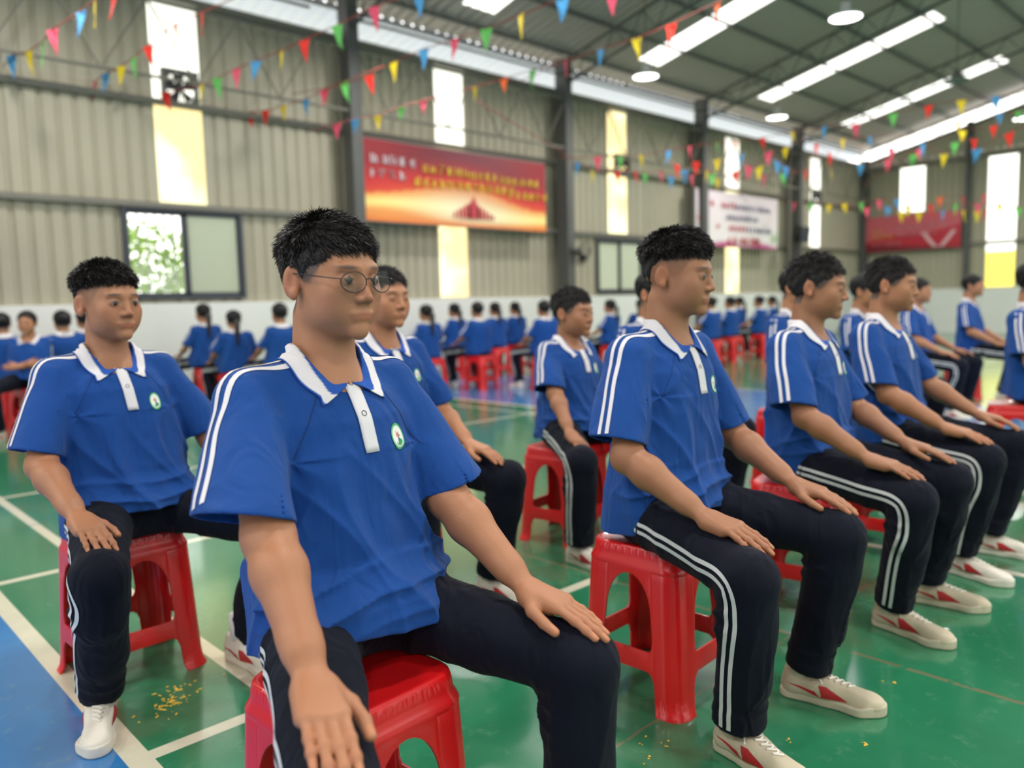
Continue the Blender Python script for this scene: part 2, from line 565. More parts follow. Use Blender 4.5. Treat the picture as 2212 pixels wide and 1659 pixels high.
# --- sliding windows with bars
def window(n, x0, x1, z0, z1, frosted):
    r = empty('window_%d' % n, ((x0 + x1) / 2, YW, z0)); r['kind'] = 'structure'
    hx = (x1 - x0) / 2; h = z1 - z0
    bm = bmesh.new()
    t = 0.05
    for lo, hi in (((-hx, -0.05, 0), (hx, 0.07, t)), ((-hx, -0.05, h - t), (hx, 0.07, h)), ((-hx, -0.05, t), (-hx + t, 0.07, h - t)), ((hx - t, -0.05, t), (hx, 0.07, h - t))):
        box_bm(bm, lo, hi)
    obj('window_frame', bm, M['frame'], r, False)
    for s, name in ((-1, 'sash'), (1, 'sash')):
        bm = bmesh.new()
        a = -hx + t if s < 0 else 0.0
        b = 0.02 if s < 0 else hx - t
        y = 0.02 if s < 0 else -0.02
        w = 0.035
        for lo, hi in (((a, y, t), (a + w, y + 0.03, h - t)), ((b - w, y, t), (b, y + 0.03, h - t)), ((a, y, t), (b, y + 0.03, t + w)), ((a, y, h - t - w), (b, y + 0.03, h - t))):
            box_bm(bm, lo, hi)
        f = obj(name, bm, M['frame'], r, False)
        if not (s < 0 and not frosted):
            obj('pane', box((a + w, y + 0.01, t + w), (b - w, y + 0.016, h - t - w)), M['sheet_frost'], f, False)
        else:
            obj('pane', box((a + w, y + 0.01, t + w), (b - w, y + 0.016, h - t - w)), M['glass'], f, False)
    bm = bmesh.new()
    k = int((x1 - x0) / 0.105)
    for i in range(1, k):
        x = -hx + i * (x1 - x0) / k
        box_bm(bm, (x - 0.008, 0.10, 0), (x + 0.008, 0.116, h))
    obj('window_bars', bm, M['galv'], r, False)


for i, wv in enumerate(WINS):
    window(50 + i, *wv, frosted=(i != 0))

# --- steel frame on the long wall
for i, (z, th) in enumerate(((2.53, 0.07), (3.83, 0.07))):
    bm = bmesh.new(); box_bm(bm, (XS, YW - 0.08, z - th / 2), (XE, YW + 0.015, z + th / 2))
    struct('trim_%d' % (i + 1), bm, M['steel'])
struct('trim_3', box((XS, YW - 0.10, ZE - 0.04), (XE, YW + 0.05, ZE + 0.04)), M['steel'])
for i, z in enumerate((2.55, 4.98)):
    struct('trim_%d' % (i + 4), box((XE - 0.07, -9, z - 0.05), (XE + 0.015, YW, z + 0.05)), M['steel'])
# horizontal lattice girder running along the wall above the girts
bm = bmesh.new()
ya = YW - 0.45
for z in (4.02, 4.92):
    tube_bm(bm, [(XS, ya, z), (XE, ya, z)], 0.022, 6)
xcols = [1.4, 6.62, 11.25, 15.85, 20.45, 25.1, -2.65]
for xc in sorted(xcols)[:-1]:
    for k in range(4):
        a = xc + 0.1 + k * 1.13
        tube_bm(bm, [(a, ya, 4.92), (a + 0.56, ya, 4.02), (a + 1.13, ya, 4.92)], 0.016, 5)
struct('trim_6', bm, M['steel'])
COLS = [x for x in xcols if x < 25.0]
for i, x in enumerate(sorted(COLS)):
    ob = obj('steel_column', box((x - 0.09, 10.08, 0), (x + 0.09, 10.34, 5.62)), M['steel_dark'], None, False)
    ob['kind'] = 'structure'; ob.name = 'column_%d' % (i + 1)
    ob2 = obj('trim_%d' % (10 + i), box((x + 0.12, YW - 0.10, ZW), (x + 0.30, YW, ZE)), M['steel'], None, False)
    ob2['kind'] = 'structure'
for i, y in enumerate((7.55, 4.0, 0.5)):
    struct('trim_%d' % (30 + i), box((XE - 0.16, y - 0.07, ZW), (XE, y + 0.07, roof_z(y) - 0.4)), M['steel_dark'])
struct('trim_36', box((XE - 0.25, YW - 0.25, ZW), (XE - 0.06, YW - 0.06, 5.3)), M['steel_dark'])

# --- roof: ribbed sheets in bays between daylight strips
M['roof'] = mat('grey green roof sheet', srgb(178, 166, 158), 0.6, var=0.06, vscale=0.5)
M['sky_sheet'] = translucent('roof daylight sheet', srgb(252, 253, 250), None, 0.9)


def roof_patch(x0, x1, ya, yb, pitch=0.2, depth=0.035):
    return corrugated(x0, x1, ya, yb, lambda u, v, d: (u, v, roof_z(v) + d), pitch=pitch, depth=depth)


def join(*bms):
    out = bmesh.new()
    for t in bms:
        me = bpy.data.meshes.new('t'); t.to_mesh(me); t.free(); out.from_mesh(me); bpy.data.meshes.remove(me)
    return out


YO = YW + 0.85
SKY = [(x, 5.95, 9.78) for x in (4.2, 8.8, 13.3, 17.9, 22.4)] + [(x, -3.4, 0.4) for x in (4.2, 8.8, 13.3, 17.9, 22.4)]
xs_ = sorted({XS - 0.3, XE + 0.5} | {x - 0.34 for x, _, _ in SKY} | {x + 0.34 for x, _, _ in SKY})
EAVE = True
M['eave_lit_sheet'] = translucent('daylight tinted eave sheet', srgb(206, 212, 226), None, .12)  # lilac-white colour stands in for daylight on the overhang's underside
struct('trim_95', roof_patch(XS - .3, XE + .5, 10.62, YO), M['eave_lit_sheet'])
patches = []
for a, b in zip(xs_, xs_[1:]):
    mid = (a + b) / 2
    cuts = sorted((ya, yb) for x, ya, yb in SKY if abs(x - mid) < 0.3)
    y = -9.4
    for ca, cb in cuts + [(10.62, None)]:
        if ca - y < .01: continue
        seg_pts = [y, RIDGE, ca] if y < RIDGE < ca else [y, ca]
        for p, q in zip(seg_pts, seg_pts[1:]):
            patches.append(roof_patch(a, b, p, q))
        y = cb
struct('ceiling', join(*patches), M['roof'])
for i, (x, ya, yb) in enumerate(SKY):
    struct('window_%d' % (60 + i), roof_patch(x - 0.34, x + 0.34, ya, yb, 0.17, 0.02), M['sky_sheet'])
# purlins and trusses
bm = bmesh.new()
for y in list(np.arange(-9.2, 10.6, 1.02)) + [10.64]:
    z = roof_z(y)
    box_bm(bm, (XS, y - 0.022, z - 0.055), (XE + 0.3, y + 0.022, z - 0.008))
struct('trim_40', bm, M['steel_dark'])
for i, x in enumerate(sorted(xcols)):
    bm = bmesh.new()
    ys = np.linspace(-9.0, 10.2, 33)
    for a, b in zip(ys, ys[1:]):
        za, zb2 = roof_z(a) - 0.17, roof_z(b) - 0.17
        la, lb = za - 0.42, zb2 - 0.42
        tube_bm(bm, [(x, a, za), (x, b, zb2)], 0.028, 6)
        tube_bm(bm, [(x, a, la), (x, b, lb)], 0.028, 6)
        m_ = (a + b) / 2
        tube_bm(bm, [(x, a, za), (x, m_, (la + lb) / 2), (x, b, zb2)], 0.013, 5)
    struct('trim_%d' % (50 + i), bm, M['steel_dark'])
# thin round ties between columns below the roof, flat ones by the eave
bm = bmesh.new()
for x in sorted(xcols)[:-1]:
    tube_bm(bm, [(x, 10.2, 5.55), (x + 0.9, 9.2, 5.98)], 0.02, 6)
    tube_bm(bm, [(x, 10.2, 5.35), (x + 4.6, 10.2, 5.35)], 0.022, 6)
struct('trim_70', bm, M['steel'])

# --- planting outside the windows
M['leaf'] = mat('hedge leaf', srgb(150, 190, 60), 0.7, var=0.3, vscale=3)


def bush(cx, cy, cz, r, n, seed):
    rnd = random.Random(seed)
    bm = bmesh.new()
    for _ in range(n):
        while True:
            p = Vector((rnd.uniform(-1, 1), rnd.uniform(-1, 1), rnd.uniform(-1, 1)))
            if p.length < 1: break
        c = Vector((cx + p.x * r[0], cy + p.y * r[1], cz + p.z * r[2]))
        u = Vector((rnd.uniform(-1, 1), rnd.uniform(-1, 1), rnd.uniform(-1, 1))).normalized()
        v = u.orthogonal().normalized()
        s = rnd.uniform(0.05, 0.11)
        q = [bm.verts.new(c + u * s), bm.verts.new(c + v * s * 0.5), bm.verts.new(c - u * s), bm.verts.new(c - v * s * 0.5)]
        bm.faces.new(q)
    return bm


for k, (x, y, z, r, n, lb) in enumerate(((4.3, 12.6, 1.35, (1.6, 0.5, 1.2), 2600, 'yellow green bush outside the first barred window, left sash'),
                                     (6.6, 14.4, 1.3, (1.3, 0.8, 1.5), 1200, 'yellow green bush outside behind the frosted window sash'))):
    r_ = empty('bush', (x, y, 0))
    tag(r_, lb, 'bush')
    obj('foliage', bush(0, 0, z, r, n, k), M['leaf'], r_, False)
    bm = bmesh.new()
    for q in range(5):
        tube_bm(bm, [(0.1 * q - 0.2, 0, 0), (0.22 * q - 0.44, 0.1, z)], 0.03, 6, 0.012)
    obj('stem', bm, M['steel_dark'], r_)
struct('trim_90', box((-30, YO + 0.4, -0.3), (60, 60, -0.05)), mat('pale outdoor yard', srgb(226, 226, 214), 0.9))  # unseen ground, made near-white to bounce daylight up through the eave gap
# ------------------------------------------------------------------ implicit surface modelling (numpy, surface nets)
F = np.float32


def V3(*a):
    return np.array(a, dtype=np.float64)


def smin(a, b, k):
    h = np.clip(0.5 + 0.5 * (b - a) / k, 0, 1)
    return b * (1 - h) + a * h - k * h * (1 - h)


def smax(a, b, k):
    return -smin(-a, -b, k)


def cap(p, a, b, ra, rb):
    """tapered capsule"""
    a = np.asarray(a, F); b = np.asarray(b, F)
    pa = p - a; ba = b - a
    t = np.clip(pa @ ba / max(float(ba @ ba), 1e-12), 0, 1)
    return np.linalg.norm(pa - t[:, None] * ba, axis=1) - (ra + (rb - ra) * t)


def ell(p, c, r, R=None):
    q = p - np.asarray(c, F)
    if R is not None: q = q @ np.asarray(R, F)
    r = np.asarray(r, F)
    k0 = np.linalg.norm(q / r, axis=1)
    k1 = np.linalg.norm(q / (r * r), axis=1)
    return k0 * (k0 - 1) / np.maximum(k1, 1e-6)


def rbox(p, c, h, rad, R=None):
    q = p - np.asarray(c, F)
    if R is not None: q = q @ np.asarray(R, F)
    q = np.abs(q) - (np.asarray(h, F) - rad)
    return np.linalg.norm(np.maximum(q, 0), axis=1) + np.minimum(q.max(axis=1), 0) - rad


def flatcap(p, a, b, ra, rb, n, flat):
    """capsule squashed along direction n by factor flat (<1)"""
    a = np.asarray(a, np.float64); b = np.asarray(b, np.float64); n = np.asarray(n, np.float64); n = n / np.linalg.norm(n)
    pa = p - a.astype(F); ba = (b - a).astype(F)
    t = np.clip(pa @ ba / float(ba @ ba), 0, 1)
    d = pa - t[:, None] * ba
    dn = d @ n.astype(F)
    d2 = d + (dn * (1 / flat - 1))[:, None] * n.astype(F)
    return (np.linalg.norm(d2, axis=1) - (ra + (rb - ra) * t)) * (0.5 + 0.5 * flat)


def wav(p, k, ph):
    return np.sin(p @ np.asarray(k, F) + ph)


def surf(fn, lo, hi, h):
    """mesh the zero level of fn inside a box; blocks away from the surface are skipped"""
    lo = np.asarray(lo, np.float64); hi = np.asarray(hi, np.float64)
    B = 12
    n = np.ceil((hi - lo) / h / B).astype(int) * B
    nb = n // B
    ax = [lo[i] + (np.arange(nb[i]) * B + (B - 1) / 2) * h for i in range(3)]
    g = np.stack(np.meshgrid(*ax, indexing='ij'), -1).reshape(-1, 3).astype(F)
    dc = fn(g)
    act = np.abs(dc) < (B * h * 0.87 * 1.25 + 0.006)
    grid = np.repeat(np.repeat(np.repeat(dc.reshape(nb), B, 0), B, 1), B, 2).astype(F)
    idx = np.argwhere(act.reshape(nb))
    off = np.stack(np.meshgrid(*[np.arange(B)] * 3, indexing='ij'), -1).reshape(-1, 3)
    CH = 300
    gv = grid.reshape(nb[0], B, nb[1], B, nb[2], B)
    for s in range(0, len(idx), CH):
        ii = idx[s:s + CH]
        P = (ii[:, None, :] * B + off[None]).reshape(-1, 3)
        d = fn((lo + P * h).astype(F)).reshape(len(ii), B, B, B)
        for q, (a, b, c) in enumerate(ii):
            gv[a, :, b, :, c, :] = d[q]
    G = grid
    G[G == 0] = 1e-7
    I = G < 0
    c8 = [I[i:I.shape[0] - 1 + i, j:I.shape[1] - 1 + j, k:I.shape[2] - 1 + k] for i in (0, 1) for j in (0, 1) for k in (0, 1)]
    anyi = c8[0].copy(); alli = c8[0].copy()
    for c in c8[1:]:
        anyi |= c; alli &= c
    cells = np.argwhere(anyi & ~alli)
    vid = -np.ones(anyi.shape, np.int32)
    vid[tuple(cells.T)] = np.arange(len(cells))
    acc = np.zeros((len(cells), 3)); cnt = np.zeros(len(cells))
    cor = [(i, j, k) for i in (0, 1) for j in (0, 1) for k in (0, 1)]
    vals = {c: G[cells[:, 0] + c[0], cells[:, 1] + c[1], cells[:, 2] + c[2]] for c in cor}
    for a in cor:
        for d in range(3):
            if a[d]: continue
            b = list(a); b[d] = 1; b = tuple(b)
            va, vb = vals[a], vals[b]
            m = (va < 0) != (vb < 0)
            t = np.where(m, va / np.where(m, va - vb, 1), 0)
            P = np.tile(np.array(a, float), (len(cells), 1)); P[:, d] += t
            acc[m] += P[m]; cnt[m] += 1
    vert = lo + (cells + acc / np.maximum(cnt, 1)[:, None]) * h
    quads = []
    for d in range(3):
        sl0 = [slice(1, -1)] * 3; sl1 = [slice(1, -1)] * 3
        sl0[d] = slice(0, -1); sl1[d] = slice(1, None)
        a = I[tuple(sl0)]; b = I[tuple(sl1)]
        e = np.argwhere(a != b)
        if not len(e): continue
        st = a[tuple(e.T)]
        base = e + 1; base[:, d] -= 1
        u, v = [(1, 2), (2, 0), (0, 1)][d]
        q = []
        for du, dv in ((-1, -1), (0, -1), (0, 0), (-1, 0)):
            o = base.copy(); o[:, u] += du; o[:, v] += dv
            q.append(vid[tuple(o.T)])
        q = np.stack(q, 1)
        q[~st] = q[~st][:, ::-1]
        quads.append(q)
    quads = np.concatenate(quads)
    quads = quads[(quads >= 0).all(1)]
    return vert, quads


def clean(vert, quads, it=1, lam=0.5):
    """light smoothing of a quad mesh"""
    n = len(vert)
    for _ in range(it):
        s = np.zeros((n, 3)); c = np.zeros(n)
        for a, b in ((0, 1), (1, 2), (2, 3), (3, 0)):
            for i, j in ((a, b), (b, a)):
                np.add.at(s, quads[:, i], vert[quads[:, j]]) if False else None
                for k in range(3):
                    s[:, k] += np.bincount(quads[:, i], weights=vert[quads[:, j], k], minlength=n)
                c += np.bincount(quads[:, i], minlength=n)
        vert = vert * (1 - lam) + lam * s / np.maximum(c, 1)[:, None]
    return vert


def merge(parts):
    vs = []; fs = []; o = 0
    for v, f in parts:
        vs.append(v); fs.append(f + o); o += len(v)
    return np.concatenate(vs), np.concatenate(fs)


def bvh_of(v, q):
    return BVHTree.FromPolygons([tuple(x) for x in v.tolist()], q.tolist())


def ribbon(bvh, path, side, offs, width, lift=0.0012, across=3, thick=0.0):
    """strip laid on a surface: path of points, side(i) direction across, rays towards the nearest surface"""
    bm = bmesh.new()
    rows = []
    for i, (p, nrm) in enumerate(path):
        sd = side[i]
        row = []
        for j in range(across):
            o = offs + width * (j / (across - 1) - 0.5)
            q = Vector(p) + Vector(sd) * o
            d = -Vector(nrm)
            hit = bvh.ray_cast(q + Vector(nrm) * 0.09, d, 0.25)
            if hit[0] is None:
                hit = bvh.find_nearest(q)
            row.append(bm.verts.new(hit[0] + (hit[1] if hit[1].dot(Vector(nrm)) > 0 else Vector(nrm)) * lift))
        rows.append(row)
    for a, b in zip(rows, rows[1:]):
        for j in range(across - 1):
            bm.faces.new((a[j], b[j], b[j + 1], a[j + 1]))
    return bm


def catmull(pts, n):
    pts = [np.asarray(p, float) for p in pts]
    P = [2 * pts[0] - pts[1]] + pts + [2 * pts[-1] - pts[-2]]
    out = []
    segs = len(pts) - 1
    for i in range(n):
        t = i / (n - 1) * segs
        k = min(int(t), segs - 1); u = t - k
        a, b, c, d = P[k:k + 4]
        out.append(0.5 * ((2 * b) + (-a + c) * u + (2 * a - 5 * b + 4 * c - d) * u * u + (-a + 3 * b - 3 * c + d) * u ** 3))
    return out


def unit(v):
    v = np.asarray(v, float)
    return v / max(np.linalg.norm(v), 1e-9)


def rotm(ax, ang):
    return np.array(Matrix.Rotation(ang, 3, ax))
# ------------------------------------------------------------------ moulded plastic stool
def make_stool(res=0.012):
    HZ = 0.455
    root = empty('plastic_stool')

    def half(z):
        if z > 0.425: return 0.147 + 0.004 * math.sqrt(max(0, (HZ - z) / 0.03))
        if z > 0.405: return 0.152 + 0.007 * (0.425 - z) / 0.02
        h = 0.158 + (0.405 - z) * 0.047
        if z < 0.022: h += 0.009 * (1 - z / 0.022) ** 0.7
        return h

    def place(u, z, sidek, inset=0.0):
        """u -1..1 along one side; rounded corner"""
        h = half(z) - inset; rc = 0.052 - inset
        s = u * h
        flat = h - rc
        L = flat + rc * PI / 4
        s = abs(u) * L
        if s <= flat: x, y = s, -h
        else:
            a = (s - flat) / rc
            x = flat + rc * math.sin(a); y = -h + rc * (1 - math.cos(a))
        x *= 1 if u >= 0 else -1
        # thin embossed rib beside the corner
        for _ in range(sidek): x, y = -y, x
        return Vector((x, y, z))

    # outline of openings in (u, z)
    def arch(n=14):
        w = 0.53; z0 = 0.172; zt = 0.385; rr = 0.115
        pts = [(-w + 0.06, z0), (w - 0.06, z0), (w - 0.015, z0 + 0.012), (w, z0 + 0.035)]
        for i in range(n + 1):
            a = PI * i / n
            pts.append((0.50 * math.cos(a), zt - rr + rr * math.sin(a)))
        pts += [(-w, z0 + 0.035), (-w + 0.015, z0 + 0.012)]
        return pts

    low = [(-0.60, -0.001), (-0.57, 0.085), (-0.52, 0.106), (-0.44, 0.116), (0.44, 0.116), (0.52, 0.106), (0.57, 0.085), (0.60, -0.001)]

    def inside(pt, poly):
        x, y = pt; c = False
        for i in range(len(poly)):
            x1, y1 = poly[i]; x2, y2 = poly[i - 1]
            if (y1 > y) != (y2 > y) and x < (x2 - x1) * (y - y1) / (y2 - y1) + x1: c = not c
        return c

    A = arch()
    # sample rectangle boundary
    pts = []; edges = []

    def loop(poly, step):
        out = []
        for i in range(len(poly)):
            a = Vector(poly[i]); b = Vector(poly[(i + 1) % len(poly)])
            L = math.hypot((b.x - a.x) * 0.18, b.y - a.y)
            k = max(1, int(L / step))
            for q in range(k): out.append(a.lerp(b, q / k))
        i0 = len(pts)
        pts.extend([p.to_2d() if hasattr(p, 'to_2d') else p for p in out])
        edges.extend([(i0 + i, i0 + (i + 1) % len(out)) for i in range(len(out))])
        return out

    outer = [(-1, 0), (-0.60, 0)] + [p for p in low[1:-1]] + [(0.60, 0), (1, 0), (1, 0.405), (1, HZ), (-1, HZ), (-1, 0.405)]
    loop(outer, res); loop(A, res)
    for zz in (0.397, 0.405, 0.415, 0.425, 0.433, 0.445, 0.02, 0.01):
        for i in range(-29, 30):
            p = (i / 30, zz)
            if zz > 0.1 or abs(p[0]) > 0.65: pts.append(Vector(p))
    nu = int(0.36 / res); nz = int(HZ / res)
    for i in range(1, nu):
        for j in range(1, nz):
            if HZ * j / nz > .392: continue
            p = (-1 + 2 * i / nu, HZ * j / nz)
            if not inside(p, A) and not inside(p, [(a, b) for a, b in low]): pts.append(Vector(p))
    r = delaunay_2d_cdt([Vector((p[0], p[1])) for p in pts], edges, [], 0, 1e-5)
    vs, fs = r[0], r[2]
    tri = []
    lowp = [(a, b) for a, b in low]
    for f in fs:
        cx = sum(vs[i][0] for i in f) / len(f); cz = sum(vs[i][1] for i in f) / len(f)
        if inside((cx, cz), A) or inside((cx, cz), lowp): continue
        if cz < 0 or cz > HZ or abs(cx) > 1: continue
        tri.append((f, cx, cz))

    def region(cx, cz):
        if cz > 0.395 or (abs(cx) < 0.50 and cz > 0.25): return 'seat'
        if abs(cx) > 0.56 or cz > 0.20: return 'leg_r' if cx > 0 else 'leg_l'
        return 'rung'

    store = {'seat': []}
    for k in range(4):
        store['leg%d' % k] = []; store['rung%d' % k] = []
    for k in range(4):
        for f, cx, cz in tri:
            g = region(cx, cz)
            key = 'seat' if g == 'seat' else 'rung%d' % k if g == 'rung' else 'leg%d' % (k if g == 'leg_r' else (k - 1) % 4)
            store[key].append([place(vs[i][0], vs[i][1], k) for i in f])
    # top plate: rounded square rings towards the centre with a hole in the middle
    ring = []
    for k in range(4):
        for i in range(12):
            ring.append(place(-1 + 2 * i / 12, HZ, k))
    prof = [(1.0, 0.0), (0.985, 0.004), (0.95, 0.006), (0.90, 0.005), (0.6, 0.001), (0.3, 0.0), (0.13, 0.0)]
    for (s1, z1), (s2, z2) in zip(prof, prof[1:]):
        for i in range(48):
            a, b = ring[i], ring[(i + 1) % 48]
            store['seat'].append([Vector((a.x * s1, a.y * s1, HZ + z1)), Vector((b.x * s1, b.y * s1, HZ + z1)), Vector((b.x * s2, b.y * s2, HZ + z2)), Vector((a.x * s2, a.y * s2, HZ + z2))])
    for key, polys in store.items():
        bm = bmesh.new()
        for poly in polys:
            try: bm.faces.new([bm.verts.new(p) for p in poly])
            except ValueError: pass
        bmesh.ops.remove_doubles(bm, verts=bm.verts, dist=2e-4)
        bmesh.ops.dissolve_degenerate(bm, edges=bm.edges, dist=1e-5)
        bmesh.ops.recalc_face_normals(bm, faces=bm.faces)
        bm.normal_update()
        # outward orientation
        s = sum(f.normal.dot(f.calc_center_median() - Vector((0, 0, 0.25))) * f.calc_area() for f in bm.faces)
        if s < 0: bmesh.ops.reverse_faces(bm, faces=bm.faces)
        o = obj(re_name(key), bm, M['red_plastic'], root)
        md = o.modifiers.new('wall', 'SOLIDIFY'); md.thickness = 0.0055; md.offset = -1
        md.use_quality_normals = True
        bv = o.modifiers.new('edge', 'BEVEL'); bv.width = 0.0016; bv.segments = 2; bv.limit_method = 'ANGLE'; bv.angle_limit = math.radians(50)
    return root


def re_name(k):
    return k.rstrip('0123456789')
# ------------------------------------------------------------------ people
SKIN = np.array(srgb(172, 118, 84)[:3])
SEAT = 0.455


def head_sdf(q, ear=1.0, slit=True):
    """q in head coordinates: x to the person's left, -y to the front, z up; origin between the eyes' height and ears"""
    d = ell(q, (0, .016, .032), (.0755, .094, .082))
    d = smin(d, ell(q, (0, -.028, -.012), (.0635, .062, .086)), .03)
    d = smin(d, ell(q, (0, -.036, -.066), (.050, .050, .044)), .025)
    ax = np.abs(q[:, 0]); m = q.copy(); m[:, 0] = ax
    d = smin(d, ell(m, (.043, -.004, -.052), (.018, .026, .028)), .035)
    d = smin(d, ell(m, (.043, -.056, -.020), (.022, .022, .022)), .02)
    d = smin(d, ell(m, (.036, -.052, -.046), (.022, .024, .026)), .025)
    d = smin(d, ell(q, (0, -.078, -.096), (.017, .012, .014)), .022)
    d = smin(d, cap(m, (.006, -.082, .022), (.040, -.076, .024), .009, .007), .014)
    # eye sockets, lids
    d = smax(d, -ell(m, (.031, -.101, .003), (.020, .013, .013)), .012)
    d = smin(d, ell(m, (.031, -.0765, .001), (.0165, .0135, .0115)), .005)
    # nose
    d = smin(d, cap(q, (0, -.083, .010), (0, -.1015, -.030), .006, .0095), .013)
    d = smin(d, ell(m, (.0120, -.0925, -.034), (.007, .009, .0068)), .008)
    # mouth
    d = smin(d, flatcap(q, (-.017, -.0830, -.0605), (.017, -.0830, -.0605), .0068, .0068, (0, 0, 1), .6), .009)
    d = smin(d, flatcap(q, (-.013, -.0828, -.0695), (.013, -.0828, -.0695), .0072, .0072, (0, 0, 1), .65), .009)
    d = smax(d, -cap(q, (-.022, -.096, -.0650), (.022, -.096, -.0650), .0022, .0022), .003)
    # ears
    Re = rotm('Z', math.radians(-22))
    e = ell(m, (.080, .020, -.004), (.0065, .018, .031), Re)
    e = smin(e, ell(m, (.081, .012, -.026), (.007, .009, .012)), .006)
    e = smax(e, -ell(m, (.089, .012, .000), (.008, .010, .018), Re), .005)
    d = smin(d, e, .006)
    if slit:
        d = smax(d, -ell(m, (.0315, -.094, .0005), (.0135, .012, .0034)), .0015)
    return d


def zline(y, x=None):
    ys = [-.12, -.088, -.066, -.050, -.040, -.022, -.006, .012, .030, .046, .12]
    zs = [.072, .068, .054, .040, .018, -.002, -.004, .030, .028, -.060, -.062]
    return np.interp(y, ys, zs)


class Person:
    pass


def ik(S, W, l1, l2, pole):
    S = np.asarray(S, float); W = np.asarray(W, float)
    d = W - S; L = np.linalg.norm(d); L2 = min(L, (l1 + l2) * 0.999)
    a = (l1 * l1 - l2 * l2 + L2 * L2) / (2 * L2)
    h = math.sqrt(max(l1 * l1 - a * a, 0))
    u = d / L
    p = np.asarray(pole, float); p = p - u * (p @ u); p = unit(p)
    return S + u * a + p * h


def hand_prims(W, f, n, side, curl=0.25, spread=1.0, s=1.0, thumb=1.0, kn=None):
    """capsules of a hand. W wrist, f finger direction, n back of the hand, side +1 left hand / -1 right hand
    returns list (a, b, ra, rb, blend, nail)"""
    f = unit(f); n = unit(np.asarray(n) - f * (np.asarray(n) @ f))
    # thumb points inwards: for the left hand (+x side) towards -x when f = -y, n = +z
    t = -np.cross(n, f) * side
    out = []
    P = lambda a, b, c: W + (f * a + t * b + n * c) * s
    # palm as several rays
    mcp = [(.088, .0265), (.092, .0090), (.088, -.0088), (.080, -.0255)]
    for (a, b) in mcp:
        out.append((P(.012, b * .55, -.002), P(a, b, .0), .0165 * s, .0125 * s, .012, 0))
    out.append((P(.02, .020, -.010), P(.070, .018, -.010), .017 * s, .013 * s, .012, 0))
    out.append((P(.02, -.018, -.010), P(.070, -.026, -.010), .016 * s, .011 * s, .012, 0))
    lens = [(.043, .027, .022), (.048, .030, .023), (.044, .028, .022), (.034, .021, .020)]
    rad = [.0086, .0089, .0085, .0076]
    fan = [.055, .015, -.03, -.085]
    for i in range(4):
        a, b = mcp[i]
        p = P(a, b, .001)
        ang = 0.10 + curl * 0.25
        for j in range(3):
            ang += curl * (0.35 if j == 0 else 0.55)
            dr = f * math.cos(ang) * math.cos(fan[i] * spread) + t * math.sin(fan[i] * spread) * math.cos(ang) - n * math.sin(ang)
            q = p + dr * lens[i][j] * s
            ra = rad[i] * s * (1.0, .95, .88)[j]; rb = rad[i] * s * (.95, .88, .78)[j]
            out.append((p, q, ra, rb, .004 if j == 0 else .003, 0))
            if j < 2: out.append((q, q + dr * .001, ra * 1.05, ra * 1.05, .004, 0))
            if j == 2:
                up = np.cross(dr, np.cross(n, dr)); up = unit(up)
                out.append((q - dr * .006 * s + up * rb * .62, q + dr * .002 * s + up * rb * .50, .0062 * s, .0058 * s, .0, 1))
            p = q
    # thumb leaves the side of the palm close to the wrist
    b0 = P(.022, .020, -.006); b1 = P(.052, .045 * thumb + .002, -.016); b2 = P(.086, .058 * thumb, -.022); b3 = P(.112, .060 * thumb, -.027)
    out.append((b0, b1, .0165 * s, .0125 * s, .012, 0)); out.append((b1, b2, .0120 * s, .0105 * s, .005, 0)); out.append((b2, b3, .0106 * s, .0088 * s, .003, 0))
    dd = unit(b3 - b2)
    out.append((b3 - dd * .006 + n * .0062, b3 + dd * .003 + n * .0050, .0066 * s, .006 * s, .0, 1))
    return out


def arm_sdf(E_):
    S, E, W, prims, r = E_['S'], E_['E'], E_['W'], E_['prims'], E_['r']
    fn = unit(W - E)
    nrm = E_['n']

    def fn_(p):
        d = cap(p, S, E, .040 * r, .040 * r)
        d = smin(d, cap(p, S + (E - S) * .35, S + (E - S) * .6, .045 * r, .044 * r), .02)
        m1 = E + (W - E) * .28
        d = smin(d, cap(p, E, m1, .040 * r, .0425 * r), .02)
        d = smin(d, cap(p, m1, E + (W - E) * .8, .0425 * r, .030 * r), .02)
        d = smin(d, flatcap(p, E + (W - E) * .75, W, .029 * r, .0265 * r, nrm, .74), .018)
        d = smin(d, ell(p, E - unit((S - E) + (W - E)) * .012, (.026 * r,) * 3), .025)
        for a, b, ra, rb, k, nail in prims:
            if nail: continue
            d = smin(d, cap(p, a, b, ra, rb), k)
        for a, b, ra, rb, k, nail in prims:
            if nail: d = smin(d, flatcap(p, a, b, ra, rb, nrm, .35) + .0006, .0008)
        return d
    return fn_


def loft_sdf(p, rows, e=2.3):
    z = p[:, 2]
    R = np.asarray(rows, float)
    zz = R[:, 0]
    cx = np.interp(z, zz, R[:, 1]); cy = np.interp(z, zz, R[:, 2]); a = np.interp(z, zz, R[:, 3]); b = np.interp(z, zz, R[:, 4])
    x = (p[:, 0] - cx) / a; y = (p[:, 1] - cy) / b
    rho = (np.abs(x) ** e + np.abs(y) ** e + 1e-9) ** (1 / e)
    d = (rho - 1) * np.minimum(a, b) * 0.92
    return np.maximum(d, np.maximum(z - zz[-1], zz[0] - z)).astype(F)


def smooth01(x):
    x = np.clip(x, 0, 1)
    return x * x * (3 - 2 * x)


